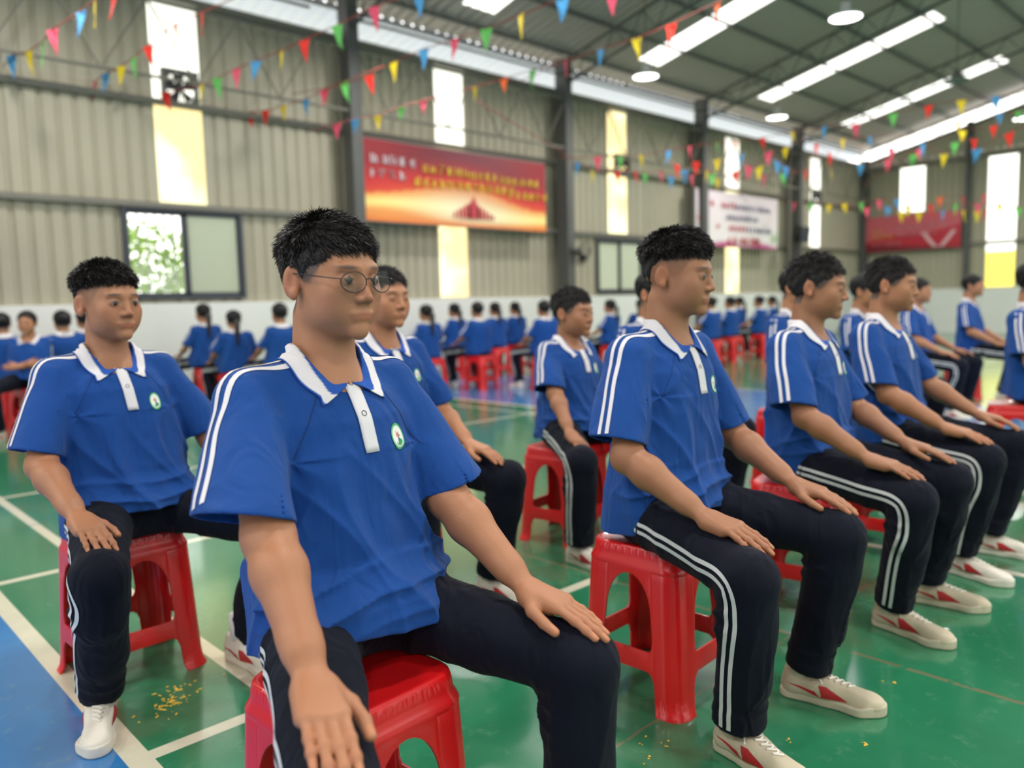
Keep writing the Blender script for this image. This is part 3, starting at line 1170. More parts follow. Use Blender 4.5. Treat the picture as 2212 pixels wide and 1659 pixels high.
def make_person(label, group=None, at=(0, 0), yaw=0, s=1.0, res=.006, hres=.004, ares=.004, seed=1, knees=None, feet=None, hands=None,
                head=(0, 0, 0), lean=(0, 0), hair='short', shoe='white', glasses=False, tone=1.0, build=1.0, female=False,
                show=('legs', 'arms', 'shoes'), strands=0, stand=False, top_skin=None, headpos=None, sleeve_out=0.0, belly=0.0):
    rnd = random.Random(seed)
    rs = np.random.RandomState(seed)
    root = empty('person', (at[0], at[1], 0), math.radians(yaw))
    tag(root, label, 'person', group)
    skin = SKIN * tone

    def Z(z):                                  # lengths above the seat follow the person's size
        return SEAT + (z - SEAT) * s

    lx, ly = lean
    neckb = V3(lx * .9, .022 + ly * .9, Z(1.035))
    neck = V3(lx, -.002 + ly, Z(1.115))
    hc = V3(lx, -.022 + ly, Z(1.205)) if headpos is None else V3(*headpos)
    sh = {}
    for sd in (-1, 1):
        sh[sd] = V3(sd * .163 * s * build + lx * .85, .030 + ly * .85, Z(.985))
    knees = knees or {-1: (-.21, -.455, .490), 1: (.21, -.455, .490)}
    feet = feet or {-1: (-.20, -.36, 0, -8), 1: (.20, -.36, 0, 8)}          # ankle x, y, lift, toe-out
    hands = hands or {-1: (-.20, -.285, .615), 1: (.20, -.285, .615)}
    yawh, pith, rolh = [math.radians(v) for v in head]
    Rh = rotm('Z', yawh) @ rotm('X', pith) @ rotm('Y', rolh)
    hs = 1.0 * (0.94 + 0.06 * s) * (0.96 if female else 1.0)

    def to_head(p):
        return ((p - hc.astype(F)) @ Rh.astype(F)) / F(hs)

    # ---------------- body: head, neck, chest core, arms, hands
    core_rows = [(Z(.50), 0, 0, .10, .08), (Z(.62), 0, 0, .125, .09), (Z(.80), lx * .5, .01 + ly * .5, .15 * build, .095), (Z(.93), lx * .8, .012 + ly * .8, .155 * build, .093), (Z(1.0), lx * .9, .012 + ly * .9, .10, .072), (Z(1.05), lx * .95, .01 + ly * .95, .052, .05)]

    def f_head(p):
        q = to_head(p)
        near = np.linalg.norm(q, axis=1)
        d = near - .16
        mk = near < .22
        if mk.any():
            d[mk] = head_sdf(q[mk], slit=hres < .0032) * hs
        nk = cap(p, neckb - V3(0, .004, .03), neck + V3(0, .016, .02), .064 * s, .0580 * s)
        d = smin(d, nk, .022)
        d = smin(d, ell(p, neckb + V3(0, -.02, -.085 * s), (.125, .082, .085)), .04)
        return d

    lo = hc - V3(.13, .14, .15) * 1.0; hi = hc + V3(.13, .15, .135)
    lo[2] = Z(.93)
    v, q = surf(f_head, (min(lo[0], -.13 + lx), -.16 + ly, lo[2]), (max(hi[0], .13 + lx), .15 + ly, hc[2] + .135), hres)
    v = clean(v, q, 1, .35)
    hq = (v - hc) @ Rh / hs
    col = np.tile(skin, (len(v), 1))

    def spot(c, r, target, amt, power=2.0, mirror=True):
        m = hq.copy()
        if mirror: m[:, 0] = np.abs(m[:, 0])
        w = np.exp(-np.power(np.sqrt((((m - np.array(c)) / np.array(r)) ** 2).sum(1)), power)) * amt
        col[:] = col * (1 - w[:, None]) + np.array(target)[None] * w[:, None]
    red = skin * np.array([1.05, .74, .70]); dk = np.array([.030, .024, .022])
    spot((.045, -.07, -.025), (.03, .03, .03), red, .2)
    spot((.083, .02, -.004), (.012, .03, .04), red, .55)
    spot((0, -.108, -.03), (.016, .02, .016), red, .3, mirror=False)
    spot((0, -.090, -.065), (.024, .02, .0085), skin * np.array([.80, .52, .52]), .75, 4, False)
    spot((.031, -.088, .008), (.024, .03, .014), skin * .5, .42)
    spot((.032, -.085, .0245), (.0195, .03, .0042), dk, .8, 4)
    spot((.031, -.086, .0035), (.016, .015, .0022), dk, .55, 4)
    if hair != 'none':
        # scalp stubble under and beside the hair
        zl = zline(hq[:, 1])
        w = smooth01((hq[:, 2] - zl + .012) / .02) * (hq[:, 2] > -.08)
        if hair in ('fade', 'fadeflat'): w = w * smooth01((hq[:, 2] + .035) / .10)
        st = (skin * .36 if hair in ('fade', 'fadeflat') else dk * 1.6)
        earm = (np.abs(hq[:, 0]) > .080)
        w[earm] = 0
        col = col * (1 - w[:, None] * .85) + st[None] * w[:, None] * .85
    parts = [(v, q, col)]
    arms = {}
    for sd in (-1, 1):
        W = V3(*hands[sd][:3])
        k = V3(*knees[sd])
        up = .272 * s; fo = .250 * s
        opt = hands[sd][3] if len(hands[sd]) > 3 else {}
        E = ik(sh[sd] + V3(sd * .008, 0, -.01), W, up, fo, opt.get('pole', (sd * .48, .55, -.6)))
        hp = V3(sd * .085, -.02, Z(.56))
        thd = unit(k + V3(0, 0, .075) - (hp + V3(0, 0, .075)))
        f = unit(opt.get('f', V3(thd[0] * .55 - sd * .02, thd[1], -.16)))
        n = opt.get('n', V3(sd * .05, -.10, 1))
        f = unit(f); n = unit(np.asarray(n, float) - f * (np.asarray(n, float) @ f))
        prims = hand_prims(W, f, n, sd, curl=opt.get('curl', .28), spread=opt.get('spread', 1.0), s=.98 * s if s < 1 else 1.0, thumb=opt.get('thumb', 1.0))
        arms[sd] = dict(S=sh[sd] + V3(sd * .008, 0, -.01), E=E, W=W, prims=prims, r=(.93 if female else 1.0) * (.5 + .5 * build) * s, n=n, f=f)
        if 'arms' in show:
            fn = arm_sdf(arms[sd])
            P = np.array([arms[sd]['S'], E, W] + [a[1] for a in prims])
            v, q = surf(fn, P.min(0) - .065, P.max(0) + .065, ares)
            v = clean(v, q, 1, .3)
            c = np.tile(skin * (1.0, .97, .95), (len(v), 1))
            for a, b, ra, rb, kk, nail in prims:
                if nail:
                    t_ = np.clip(((v - a) @ (b - a)) / ((b - a) @ (b - a)), 0, 1)
                    w = np.linalg.norm(v - (a + t_[:, None] * (b - a)), axis=1) < rb * 1.02
                    c[w] = skin * (1.22, 1.12, 1.10)
            # knuckles a little redder
            for a, b, ra, rb, kk, nail in prims:
                if kk == .004 and np.linalg.norm(b - a) < .002:
                    w = np.exp(-(np.linalg.norm(v - a, axis=1) / .010) ** 2) * .3
                    c = c * (1 - w[:, None]) + skin * (.95, .68, .62) * w[:, None]
            parts.append((v, q, c))
    vv, qq = merge([(a, b) for a, b, c in parts])
    cc = np.concatenate([c for a, b, c in parts])
    me = mesh_from(vv, qq); paint(me, cc)
    obj('body', me, M['skin'], root)
    # eyes
    if hres < .0032:
        for sd in (-1, 1):
            bm = bmesh.new(); bmesh.ops.create_uvsphere(bm, u_segments=20, v_segments=14, radius=.0118 * hs)
            pos = hc + Rh @ (V3(sd * .031, -.0783, .0008) * hs)
            me = bpy.data.meshes.new('e'); bm.to_mesh(me); bm.free()
            co = np.zeros(len(me.vertices) * 3); me.vertices.foreach_get('co', co); co = co.reshape(-1, 3)
            fd = Rh @ V3(0.0, -1, 0)
            w = (co / .0118 / hs) @ fd
            c = np.tile([.22, .18, .16], (len(co), 1)); c[w > .74] = (.03, .02, .015)
            paint(me, c)
            obj('eye', me, M['eye'], root, True, pos)
    # ---------------- hair
    top_t = dict(short=.010, crop=.009, fade=.014, fadeflat=.014, long=.013, bun=.010)[hair]

    if not strands: top_t += .007

    def f_hair(p):
        q_ = to_head(p)
        z, y, x = q_[:, 2], q_[:, 1], q_[:, 0]
        up = smooth01((z - .02) / .07)
        side_t = .003 if hair in ('fade', 'fadeflat') else .006
        if hair in ('long', 'bun'): side_t = .012
        t = side_t + (top_t - side_t) * up
        if hair == 'fadeflat': t = t + .010 * smooth01((z - .075) / .03) * smooth01((-y + .05) / .08)
        d = ell(q_, (0, .018, .034), (.0745, .092, .0815)) - t + .002 * wav(q_, (160, 90, 120), 1.0) + .0015 * wav(q_, (-120, 190, 70), 2.0)
        zl = zline(y)
        if hair in ('fade', 'fadeflat'):
            zl = np.maximum(zl, np.interp(y, [-.1, -.06, -.02, .03, .055, .075, .12], [.066, .056, .050, .046, .015, -.045, -.055]))
        if hair in ('long', 'bun'):
            zl = np.interp(y, [-.1, -.075, -.05, -.02, .0, .05, .12], [.075, .070, .045, .0, -.03, -.07, -.075])
            zl = zl + .02 * np.exp(-(x / .02) ** 2) * (y < -.05)
        if not strands and not female: zl = zl - .014 * (y < .01)
        zl = zl + .003 * wav(q_, (90, 260, 0), .5) + .003 * wav(q_, (210, 140, 0), 1.5)
        d = smax(d, (zl - z), .004)
        return smax(d, -(ell(q_, (0, .018, .034), (.0745, .092, .0815)) + .004), .002) * hs
    hr = min(hres * 1.1, .008)
    v, q = surf(f_hair, hc - V3(.135, .145, .13), hc + V3(.135, .15, .15), hr)
    hb = []
    me = mesh_from(v, q)
    ho = obj('hair', me, M['scalp'] if strands else M['hair_mass'], root)
    if strands:
        hv = (v - hc) @ Rh / hs
        nrm = hv - np.array([0, .018, .034]); nrm = nrm / np.array([.0745, .092, .0815]) ** 2
        nrm /= np.linalg.norm(nrm, axis=1)[:, None]
        outer = ((hv - np.array([0, .018, .034])) / np.array([.0785, .096, .0855]))
        ok = np.where((outer ** 2).sum(1) > 1.0)[0]
        pick = rs.choice(ok, strands)
        p0 = hv[pick] + rs.normal(0, .0012, (strands, 3)); n0 = nrm[pick]
        crown = np.array([.008, .062, .108])
        tan = p0 - crown; tan -= n0 * (tan * n0).sum(1)[:, None]
        tl = np.linalg.norm(tan, axis=1); tan /= np.maximum(tl, 1e-4)[:, None]
        if hair == 'short':                    # swept a little to the side in front
            tan = tan + np.array([.35, -.15, 0]) * (p0[:, 1] < 0)[:, None]
        upf = smooth01((p0[:, 2] - .015) / .07)
        Ls = (.007 + .013 * upf) * rs.uniform(.6, 1.25, strands)
        if hair in ('fade', 'fadeflat'): Ls = (.002 + .018 * upf) * rs.uniform(.6, 1.2, strands)
        lift = .45 + .35 * rs.rand(strands) + (.35 if hair != 'short' else .1) * upf
        j = rs.normal(0, .22, (strands, 3))
        dirs = n0 * lift[:, None] + tan * .85 + j
        dirs /= np.linalg.norm(dirs, axis=1)[:, None]
        side = np.cross(dirs, rs.normal(0, 1, (strands, 3))); side /= np.linalg.norm(side, axis=1)[:, None]
        oth = np.cross(dirs, side)
        VV = []; rr = .0009 if hres < .0026 else .0011
        for k, (t, w) in enumerate(((0, 1.2), (.45, 1.0), (.8, .6), (1.0, .12))):
            c = p0 - n0 * .003 + dirs * (Ls * t)[:, None] + (tan * .55 - n0 * .25) * (Ls * t * t * .5)[:, None]
            for a in range(3):
                VV.append(c + (side * math.cos(a * 2.094) + oth * math.sin(a * 2.094)) * rr * w)
        VV = np.stack(VV, 1).reshape(-1, 3)
        base = np.arange(strands)[:, None] * 12
        FF = []
        for k in range(3):
            for a in range(3):
                b = (a + 1) % 3
                FF.append(np.concatenate([base + k * 3 + a, base + k * 3 + b, base + k * 3 + 3 + b, base + k * 3 + 3 + a], 1))
        FF = np.stack(FF, 1).reshape(-1, 4)
        VV = (VV * hs) @ Rh.T + hc
        obj('hair_strands', mesh_from(VV, FF), M['hair'], ho)
    if hair == 'long':
        b0 = hc + Rh @ (V3(0, .112, .030) * hs)
        pts = catmull([b0, b0 + V3(0, .035, -.02), b0 + V3(.01, .050, -.12), b0 + V3(.015, .055, -.24 - .1 * rnd.random())], 10)
        bm = bmesh.new()
        prev = None
        for i, p in enumerate(pts):
            r_ = [.016, .024, .030, .034, .036, .036, .034, .030, .022, .006][i]
            ring = [bm.verts.new((p[0] + math.cos(a * PI / 5) * r_, p[1] + math.sin(a * PI / 5) * r_ * .7, p[2] - (.01 if i else 0))) for a in range(10)]
            if prev:
                for a in range(10): bm.faces.new((prev[a], prev[(a + 1) % 10], ring[(a + 1) % 10], ring[a]))
            prev = ring
        obj('ponytail', bm, M['hair'], root)
    if hair == 'bun':
        bm = bmesh.new(); bmesh.ops.create_uvsphere(bm, u_segments=14, v_segments=10, radius=.036)
        obj('hair_bun', bm, M['hair'], root, True, hc + Rh @ (V3(0, .118, .055) * hs))
    if glasses:
        g = bmesh.new()
        H = lambda x, y, z: tuple(hc + Rh @ (V3(x, y, z) * hs))
        for sd in (-1, 1):
            ring = [H(sd * .034 + .026 * math.cos(a), -.108 + .010 * (abs(sd * .034 + .026 * math.cos(a)) / .06) ** 2, -.002 + .019 * math.sin(a)) for a in np.linspace(0, 2 * PI, 25)]
            tube_bm(g, ring, .0011, 6)
            tube_bm(g, [H(sd * .060, -.099, .004), H(sd * .074, -.088, .005), H(sd * .083, -.02, .010), H(sd * .082, .012, .012)], .0011, 6)
        tube_bm(g, [H(-.009, -.108, .003), H(0, -.110, .006), H(.009, -.108, .003)], .0011, 6)
        go = obj('glasses', g, M['dark'], root)
        for sd in (-1, 1):
            lb = bmesh.new()
            c0 = lb.verts.new(H(sd * .034, -.1045, -.002))
            rim = [lb.verts.new(H(sd * .034 + .025 * math.cos(a), -.108 + .010 * (abs(sd * .034 + .026 * math.cos(a)) / .06) ** 2, -.002 + .018 * math.sin(a))) for a in np.linspace(0, 2 * PI, 24)[:-1]]
            for i in range(23): lb.faces.new((c0, rim[i], rim[(i + 1) % 23]))
            obj('lens', lb, M['glass'], go)
    # ---------------- shirt
    b_ = build
    rows = [(Z(.490), 0, -.012, .186 * b_, .146), (Z(.545), 0, -.028 - belly, .192 * b_, .158 + belly * .5), (Z(.60), 0, -.024 - belly, .190 * b_, .150 + belly * .5), (Z(.68), lx * .2, -.008 + ly * .2, .176 * b_, .128),
            (Z(.78), lx * .5, .0 + ly * .5, .175 * b_, .121), (Z(.87), lx * .7, .005 + ly * .7, .181 * b_, .118), (Z(.94), lx * .85, .010 + ly * .8, .170 * b_, .108),
            (Z(.985), lx * .9, .014 + ly * .9, .138 * b_, .090), (Z(1.016), lx * .95, .016 + ly, .088, .068), (Z(1.034), lx, .016 + ly, .064, .060)]
    fr = rs.uniform(0, 6.28, 12)
    stiff = rs.uniform(.9, 1.1, 6)
    hem_l = .225 * s

    slv = {}
    for sd in (-1, 1):
        A = arms[sd]
        dr = unit(A['E'] - A['S'])
        dr = unit(dr + V3(sd * (.09 + sleeve_out), .08, -.10))
        hemc = A['S'] + dr * hem_l
        slv[sd] = (A['S'] + V3(-sd * .012, 0, .0), hemc, dr)

    def f_shirt(p):
        x, y, z = p[:, 0], p[:, 1], p[:, 2]
        th = np.arctan2(x, -y)
        d = loft_sdf(p, rows)
        low = smooth01((Z(.96) - z) / .28)
        # long soft drapes from the chest
        dr1 = (1 - np.abs(np.sin(th * 3.1 * stiff[0] + 5.5 * (z - .8) * stiff[1] + fr[0] + .5 * np.sin(z * 13 + fr[1])))) ** 2.0
        dr3 = (1 - np.abs(np.sin(x * 21 + 9 * z + fr[7] + 1.1 * np.sin(z * 9 + fr[5])))) ** 3
        dr2 = np.sin(th * 8.3 + 3.0 * z + fr[2] + .8 * np.sin(z * 17 + fr[3]))
        dr4 = np.exp(-np.abs(np.sin(th * 1.7 - 4.2 * (z - .9) * np.sign(fr[8] - 3) + fr[9])) * 7)
        d = d - (.016 * dr1 * (1 - .55 * smooth01((np.abs(th) - 1.0) / .6)) + .003 * dr2 + .008 * dr3 + .009 * dr4 * low) * low
        # bunching over the lap
        bun = np.exp(-((z - Z(.625)) / .05) ** 2)
        d = d - .013 * bun * (1 - np.abs(np.sin(z * 62 + 7 * x * np.sign(fr[4] - 3) + 1.3 * np.sin(th * 2 + fr[5])))) ** 1.6 * smooth01((1.9 - np.abs(th)) / .8)
        # armpit creases
        for sd in (-1, 1):
            ap = slv[sd][0] + V3(-sd * .02, -.09, -.10)
            rr = np.linalg.norm((p - ap.astype(F)) * np.array([1, .8, .8], F), axis=1)
            an = np.arctan2(p[:, 2] - ap[2], sd * (p[:, 0] - ap[0]))
            d = d + .0055 * np.exp(-(rr / .085) ** 2) * (np.abs(np.sin(an * 2.2 + fr[8]))) ** 1.5
        for sd in (-1, 1):
            S_, Hc, dr = slv[sd]
            e0 = cap(p, V3(sd * .058 + lx * .95, .018 + ly, Z(1.026)), S_ + V3(0, 0, .010), .034, .058)
            d = smin(d, e0, .035)
            rh = (.083 + .22 * sleeve_out) * (.6 + .4 * s)
            sl = flatcap(p, S_, Hc + dr * .03, .066 * (.5 + .5 * s), rh, np.cross(dr, V3(0, 1, 0)), .88)
            t = (p - S_.astype(F)) @ dr.astype(F)
            an = np.arctan2((p - S_.astype(F)) @ np.cross(dr, V3(0, 1, 0)).astype(F), y - S_[1])
            sl = sl - .0065 * smooth01(t / .12) * (1 - np.abs(np.sin(an * 1.6 + 9 * t + fr[6 + (sd > 0)]))) ** 2 - .002 * np.sin(an * 5 + 20 * t + fr[3]) * smooth01(t / .1)
            th_ = max(.0062, res * 1.9)
            hollow = np.maximum(sl + th_, .12 * s - t)
            cn = unit(dr * .55 + V3(sd * .22, .05, -.75))
            cut = (p - (Hc + V3(0, 0, -.004)).astype(F)) @ cn.astype(F)
            sl = smax(sl, cut, .003)
            sl = np.maximum(sl, -hollow)
            d = smin(d, sl, .018)
        # front neck opening
        d = smax(d, -ell(p, V3(lx, -.070 + ly, Z(1.066)), (.044, .052, .056)), .006)
        # hem: lower at the sides and back, resting on the lap in front
        zh = Z(.500) + .058 * smooth01((-y - .05) / .10) - .012 * np.sin(th * 2 + fr[9])
        d = smax(d, zh - z, .005)
        return d
    v, q = surf(f_shirt, (-.36, -.24, Z(.455)), (.36, .24, Z(1.09)), res) if build < 1.2 else surf(f_shirt, (-.40, -.26, Z(.455)), (.40, .26, Z(1.09)), res)
    v = clean(v, q, 1, .35)
    shirt = obj('polo_shirt', mesh_from(v, q), M['shirt'], root)
    sb = bvh_of(v, q)
    n_ = 44 if res < .008 else 12
    for sd in (-1, 1):
        S_, Hc, dr = slv[sd]
        outn = unit(np.cross(dr, V3(0, 1, 0)) * (1 if np.cross(dr, V3(0, 1, 0))[0] * sd > 0 else -1))
        P = catmull([V3(sd * .066 + lx * .95, .008 + ly, Z(1.060)), V3(sd * .11 + lx * .9, .012 + ly, Z(1.045)), V3(*(S_ + V3(sd * .018, -.004, .055))), S_ + dr * .07 + outn * .068, S_ + dr * .15 + outn * .076, Hc - dr * .001 + outn * .08], n_)
        N = [unit(V3(sd * .15, -.12, 1)), unit(V3(sd * .3, -.15, 1)), unit(V3(sd * .8, -.15, .8)), outn, outn, outn]
        N = catmull(N, n_)
        path = []; side = []
        for i in range(n_):
            tg = unit(P[min(i + 1, n_ - 1)] - P[max(i - 1, 0)])
            nn = unit(N[i] - tg * (N[i] @ tg))
            path.append((P[i], nn)); side.append(np.cross(tg, nn))
        for o_ in (-.0135, .0115):
            obj('sleeve_stripe', ribbon(sb, path, side, o_, .0115, .0015), M['white_trim'], shirt)
    # placket with two snap buttons
    front = res < .009
    if res < .006:
        for sd in (-1, 1):
            sp = catmull([V3(sd * .058 + lx, -.055 + ly, Z(1.020)), V3(sd * .092 + lx * .9, -.09 + ly, Z(.975)), V3(sd * .128 + lx * .8, -.10 + ly, Z(.915)), V3(sd * .150 + lx * .8, -.09 + ly, Z(.868))], 22)
            path = [(p_, unit(V3(sd * .25, -1, .15))) for p_ in sp]; side = [V3(1, 0, sd * .8)] * 22
            obj('raglan_seam', ribbon(sb, path, side, 0, .0016, .0009, 2), M['seam'], shirt)
    pp = catmull([V3(lx, -.10 + ly, Z(1.012)), V3(lx * .9 + .004, -.12 + ly, Z(.95)), V3(lx * .8 + .008, -.13 + ly, Z(.878))], 14)
    if not (female and not front):
        path = [(p, V3(0.03, -1, .12)) for p in pp]; side = [V3(1, 0.03, 0)] * 14
        pk = obj('placket', ribbon(sb, path, side, .002, .031, .0030, 5), M['white_trim'], shirt)
        md = pk.modifiers.new('thick', 'SOLIDIFY'); md.thickness = .0022; md.offset = 0
        if front:
            for zz in (.05, .50):
                p = pp[int(zz * 13)]
                h = sb.ray_cast(Vector(p) + Vector((0.002, -.1, 0)), Vector((0, 1, -.05)))
                if h[0]:
                    bm = bmesh.new()
                    c = h[0] + h[1] * .0046
                    u = Vector((1, 0, 0)) - h[1] * h[1].x; u.normalize(); w = h[1].cross(u)
                    tube_bm(bm, [c + (u * math.cos(a) + w * math.sin(a)) * .0052 for a in np.linspace(0, 2 * PI, 19)], .0007, 6)
                    tag(obj('button', bm, M['dark'], shirt), 'black ring snap button')
            # badge on the left chest
            bc = V3(.120 * b_ + lx * .7, -.1 + ly, Z(.895))
            bm = bmesh.new(); rings = []; cl = []
            for i in range(9):
                rr = i / 8
                row = []
                for a in range(28):
                    th = a * 2 * PI / 28
                    dx, dz = .0205 * rr * math.cos(th), .0260 * rr * math.sin(th)
                    o = Vector((bc[0] + dx, -.26, bc[2] + dz))
                    h = sb.ray_cast(o, Vector((-.25, 1, 0)).normalized())
                    row.append(bm.verts.new((h[0] + h[1] * .0016) if h[0] else o))
                    c = (.80, .80, .76)
                    if rr > .80: c = srgb(70, 170, 96)[:3]
                    elif rr > .74: c = (.82, .83, .8)
                    elif dz < -.009 + .004 * math.sin(dx * 260): c = srgb(40, 150, 84)[:3]
                    elif abs(dx + .001) < .0035 and abs(dz - .004) < .005: c = srgb(214, 120, 90)[:3]
                    elif abs(dx - .003 - dz * .4) < .0024 and abs(dz + .004) < .006: c = srgb(70, 70, 110)[:3]
                    elif .0045 < math.hypot(dx, dz - .001) < .0052: c = srgb(150, 190, 160)[:3]
                    cl.append(c)
                rings.append(row)
            for a_, b2 in zip(rings, rings[1:]):
                for a in range(28): bm.faces.new((a_[a], b2[a], b2[(a + 1) % 28], a_[(a + 1) % 28]))
            me = bpy.data.meshes.new('b'); bm.to_mesh(me); bm.free(); paint(me, np.array(cl))
            tag(obj('badge', me, M['badge'], shirt), 'round white and green school badge')
    # collar
    nt_, nv = (84, 26) if front else (18, 6)
    bm = bmesh.new(); grid = []; cl = []
    for i in range(nt_ + 1):
        t = i / nt_
        ang = math.radians(-177 + 354 * t)             # 0 = back of the neck
        fr_ = smooth01((abs(ang) - 1.5) / 1.3)          # towards the front
        row = []
        for j in range(nv + 1):
            w = j / nv
            cx, cy = lx * .97, .012 + ly
            # ring radii and heights: inner foot, fold, outer edge
            foot = (.064, .062, Z(1.040) - .050 * fr_)
            fold = (.070 - .002 * fr_, .068 + .006 * fr_, Z(1.084) - .076 * fr_)
            edge = (.090 + .018 * fr_, .086 + .022 * fr_, Z(1.040) - .070 * fr_)
            if w < .3:
                u = w / .3; R_ = [foot[k] * (1 - u) + fold[k] * u for k in range(3)]
            else:
                u = (w - .3) / .7; R_ = [fold[k] * (1 - u) + edge[k] * u for k in range(3)]
                R_[2] += .004 * math.sin(u * PI) ; R_[0] += .004 * math.sin(min(1, u * 3) * PI / 2); R_[1] += .004 * math.sin(min(1, u * 3) * PI / 2)
            aa = ang
            if abs(ang) > 2.42 and w > .3:
                aa = math.copysign(2.42 + (abs(ang) - 2.42) * (1 - (w - .3) / .7 * .93), ang)
            x = cx + math.sin(aa) * R_[0]; y = cy + math.cos(aa) * R_[1]
            pt = Vector((x, y, R_[2]))
            if w > .45:
                dirv = Vector((math.sin(aa), math.cos(aa), .55)).normalized()
                h = sb.ray_cast(Vector((cx, cy, R_[2] - .02)) + dirv * .3, -dirv, .30)
                h2 = sb.find_nearest(pt)
                if h2[0] is not None:
                    off = (pt - h2[0]).dot(h2[1])
                    if off < .0045: pt = h2[0] + h2[1] * .0045
                    elif off > .012: pt = h2[0] + h2[1] * .010
            row.append(bm.verts.new(pt))
            u = max(0, (w - .3) / .7)
            v0 = .60 * smooth01((abs(ang) - 1.7) / 1.25)
            white = (u > v0 and u < .94 and w > .3)
            if female: white = w > .3
            cl.append((.72, .69, .70) if white else tuple(srgb(40, 84, 166)[:3]))
        grid.append(row)
    for a_, b2 in zip(grid, grid[1:]):
        for j in range(nv): bm.faces.new((a_[j], b2[j], b2[j + 1], a_[j + 1]))
    me = bpy.data.meshes.new('c'); bm.to_mesh(me); bm.free(); paint(me, np.array(cl))
    co = obj('collar', me, M['collar'], shirt)
    md = co.modifiers.new('thick', 'SOLIDIFY'); md.thickness = .0024; md.offset = 0
    # ---------------- trousers
    if 'legs' in show:
        hipj = {sd: V3(sd * .088, -.015, .545) for sd in (-1, 1)}
        kn = {sd: V3(*knees[sd]) for sd in (-1, 1)}
        an = {sd: V3(feet[sd][0], feet[sd][1], .085 + feet[sd][2]) for sd in (-1, 1)}

        def f_tr(p):
            d = ell(p, (0, .005, .552), (.168, .125, .098))
            d = smin(d, ell(p, (0, -.03, .545), (.10, .09, .085)), .04)
            for sd in (-1, 1):
                A, K, N_ = hipj[sd], kn[sd], an[sd]
                ax = unit(K - A)
                t = (p - A.astype(F)) @ ax.astype(F); Lt = np.linalg.norm(K - A)
                thg = cap(p, A, K, .088, .063)
                f1 = (1 - np.abs(np.sin(t * 34 + 11 * p[:, 0] * sd - 8 * p[:, 2] + fr[10]))) ** 2
                thg = thg - .010 * f1 * np.exp(-((t - .09) / .09) ** 2) - .0045 * (1 - np.abs(np.sin(t * 24 - 14 * p[:, 0] * sd + 10 * p[:, 2] + fr[11]))) ** 2
                d = smin(d, thg, .04)
                sx = unit(N_ - K)
                ts = (p - K.astype(F)) @ sx.astype(F); Ls = np.linalg.norm(N_ - K)
                shn = cap(p, K, N_ - sx * .02, .061, .062)
                shn = smin(shn, cap(p, K + V3(0, .015, -.03), K + V3(0, .02, -.12), .058, .056), .03)
                shn = smin(shn, cap(p, K + V3(0, -.002, -.03), K * .35 + N_ * .65 + V3(0, -.014, 0), .056, .056), .03)
                back = smooth01((p[:, 1] - K[1] + .01) / .05)
                f2 = (1 - np.abs(np.sin(p[:, 2] * 75 + 12 * p[:, 0] + 2 * np.sin(p[:, 0] * 30 + fr[2])))) ** 1.5
                shn = shn - (.010 * back * np.exp(-((p[:, 2] - K[2] + .085) / .05) ** 2) * f2)
                an_ = np.arctan2(p[:, 0] - K[0], p[:, 1] - K[1])
                shn = shn - .0055 * (1 - np.abs(np.sin(an_ * 2.0 + 6 * p[:, 2] + fr[3] + sd))) ** 2 * smooth01(ts / .1)
                shn = shn - .005 * np.exp(-((ts - Ls + .07) / .035) ** 2) * (1 - np.abs(np.sin(ts * 70 + 2 * np.cos(an_ + fr[4])))) ** 1.5
                cutp = ts - (Ls - .012)
                shn = smax(shn, cutp, .003)
                inner = cap(p, K, N_, .052, .0625 - max(.006, res * 2))
                shn = np.maximum(shn, -np.maximum(inner, (Ls - .07) - ts))
                kneecap = ell(p, K + V3(0, -.012, .014), (.050, .044, .047))
                shn = smin(shn, kneecap, .03)
                d = smin(d, shn, .026)
            d = smax(d, p[:, 2] - Z(.640), .01)
            d = smax(d, SEAT + .004 - p[:, 2] - 10 * np.maximum(0, -p[:, 1] - .19), .012)
            return d
        P = np.array([kn[-1], kn[1], an[-1], an[1], V3(-.18, .14, .6), V3(.18, .14, .6)])
        v, q = surf(f_tr, P.min(0) - V3(.10, .11, .03), P.max(0) + V3(.10, .02, .12), res * 1.1)
        v = clean(v, q, 1, .35)
        tr = obj('trousers', mesh_from(v, q), M['navy'], root)
        tb = bvh_of(v, q)
        n_ = 80 if res < .008 else 18
        for sd in (-1, 1):
            A, K, N_ = hipj[sd], kn[sd], an[sd]
            ax = unit(K - A); sx = unit(N_ - K)
            P = catmull([A + V3(sd * .085, 0.03, .0) - ax * .02, A + V3(sd * .09, 0, 0) + ax * .12, A + V3(sd * .08, 0, 0) + ax * .30, K + V3(sd * .075, .028, .0), K + V3(sd * .072, .010, -.09), K + V3(sd * .07, .005, 0) + sx * .22, N_ + V3(sd * .07, .0, 0) - sx * .016], n_)
            path = []; side = []
            for i in range(n_):
                tg = unit(P[min(i + 1, n_ - 1)] - P[max(i - 1, 0)])
                nn = V3(sd, -.16 if i > n_ * .5 else -.02, .12 if i < n_ * .5 else 0); nn = unit(nn - tg * (nn @ tg))
                path.append((P[i], nn)); side.append(np.cross(tg, nn))
            for o_ in (-.0105, .0105):
                obj('side_stripe', ribbon(tb, path, side, o_, .0105, .0019), M['grey_stripe'], tr)
        if 'shoes' in show:
            for sd in (-1, 1):
                fx, fy, lift, out = feet[sd]
                add_shoe(root, sd, fx, fy, lift, out, shoe, front)
    return root


SHOES = {}


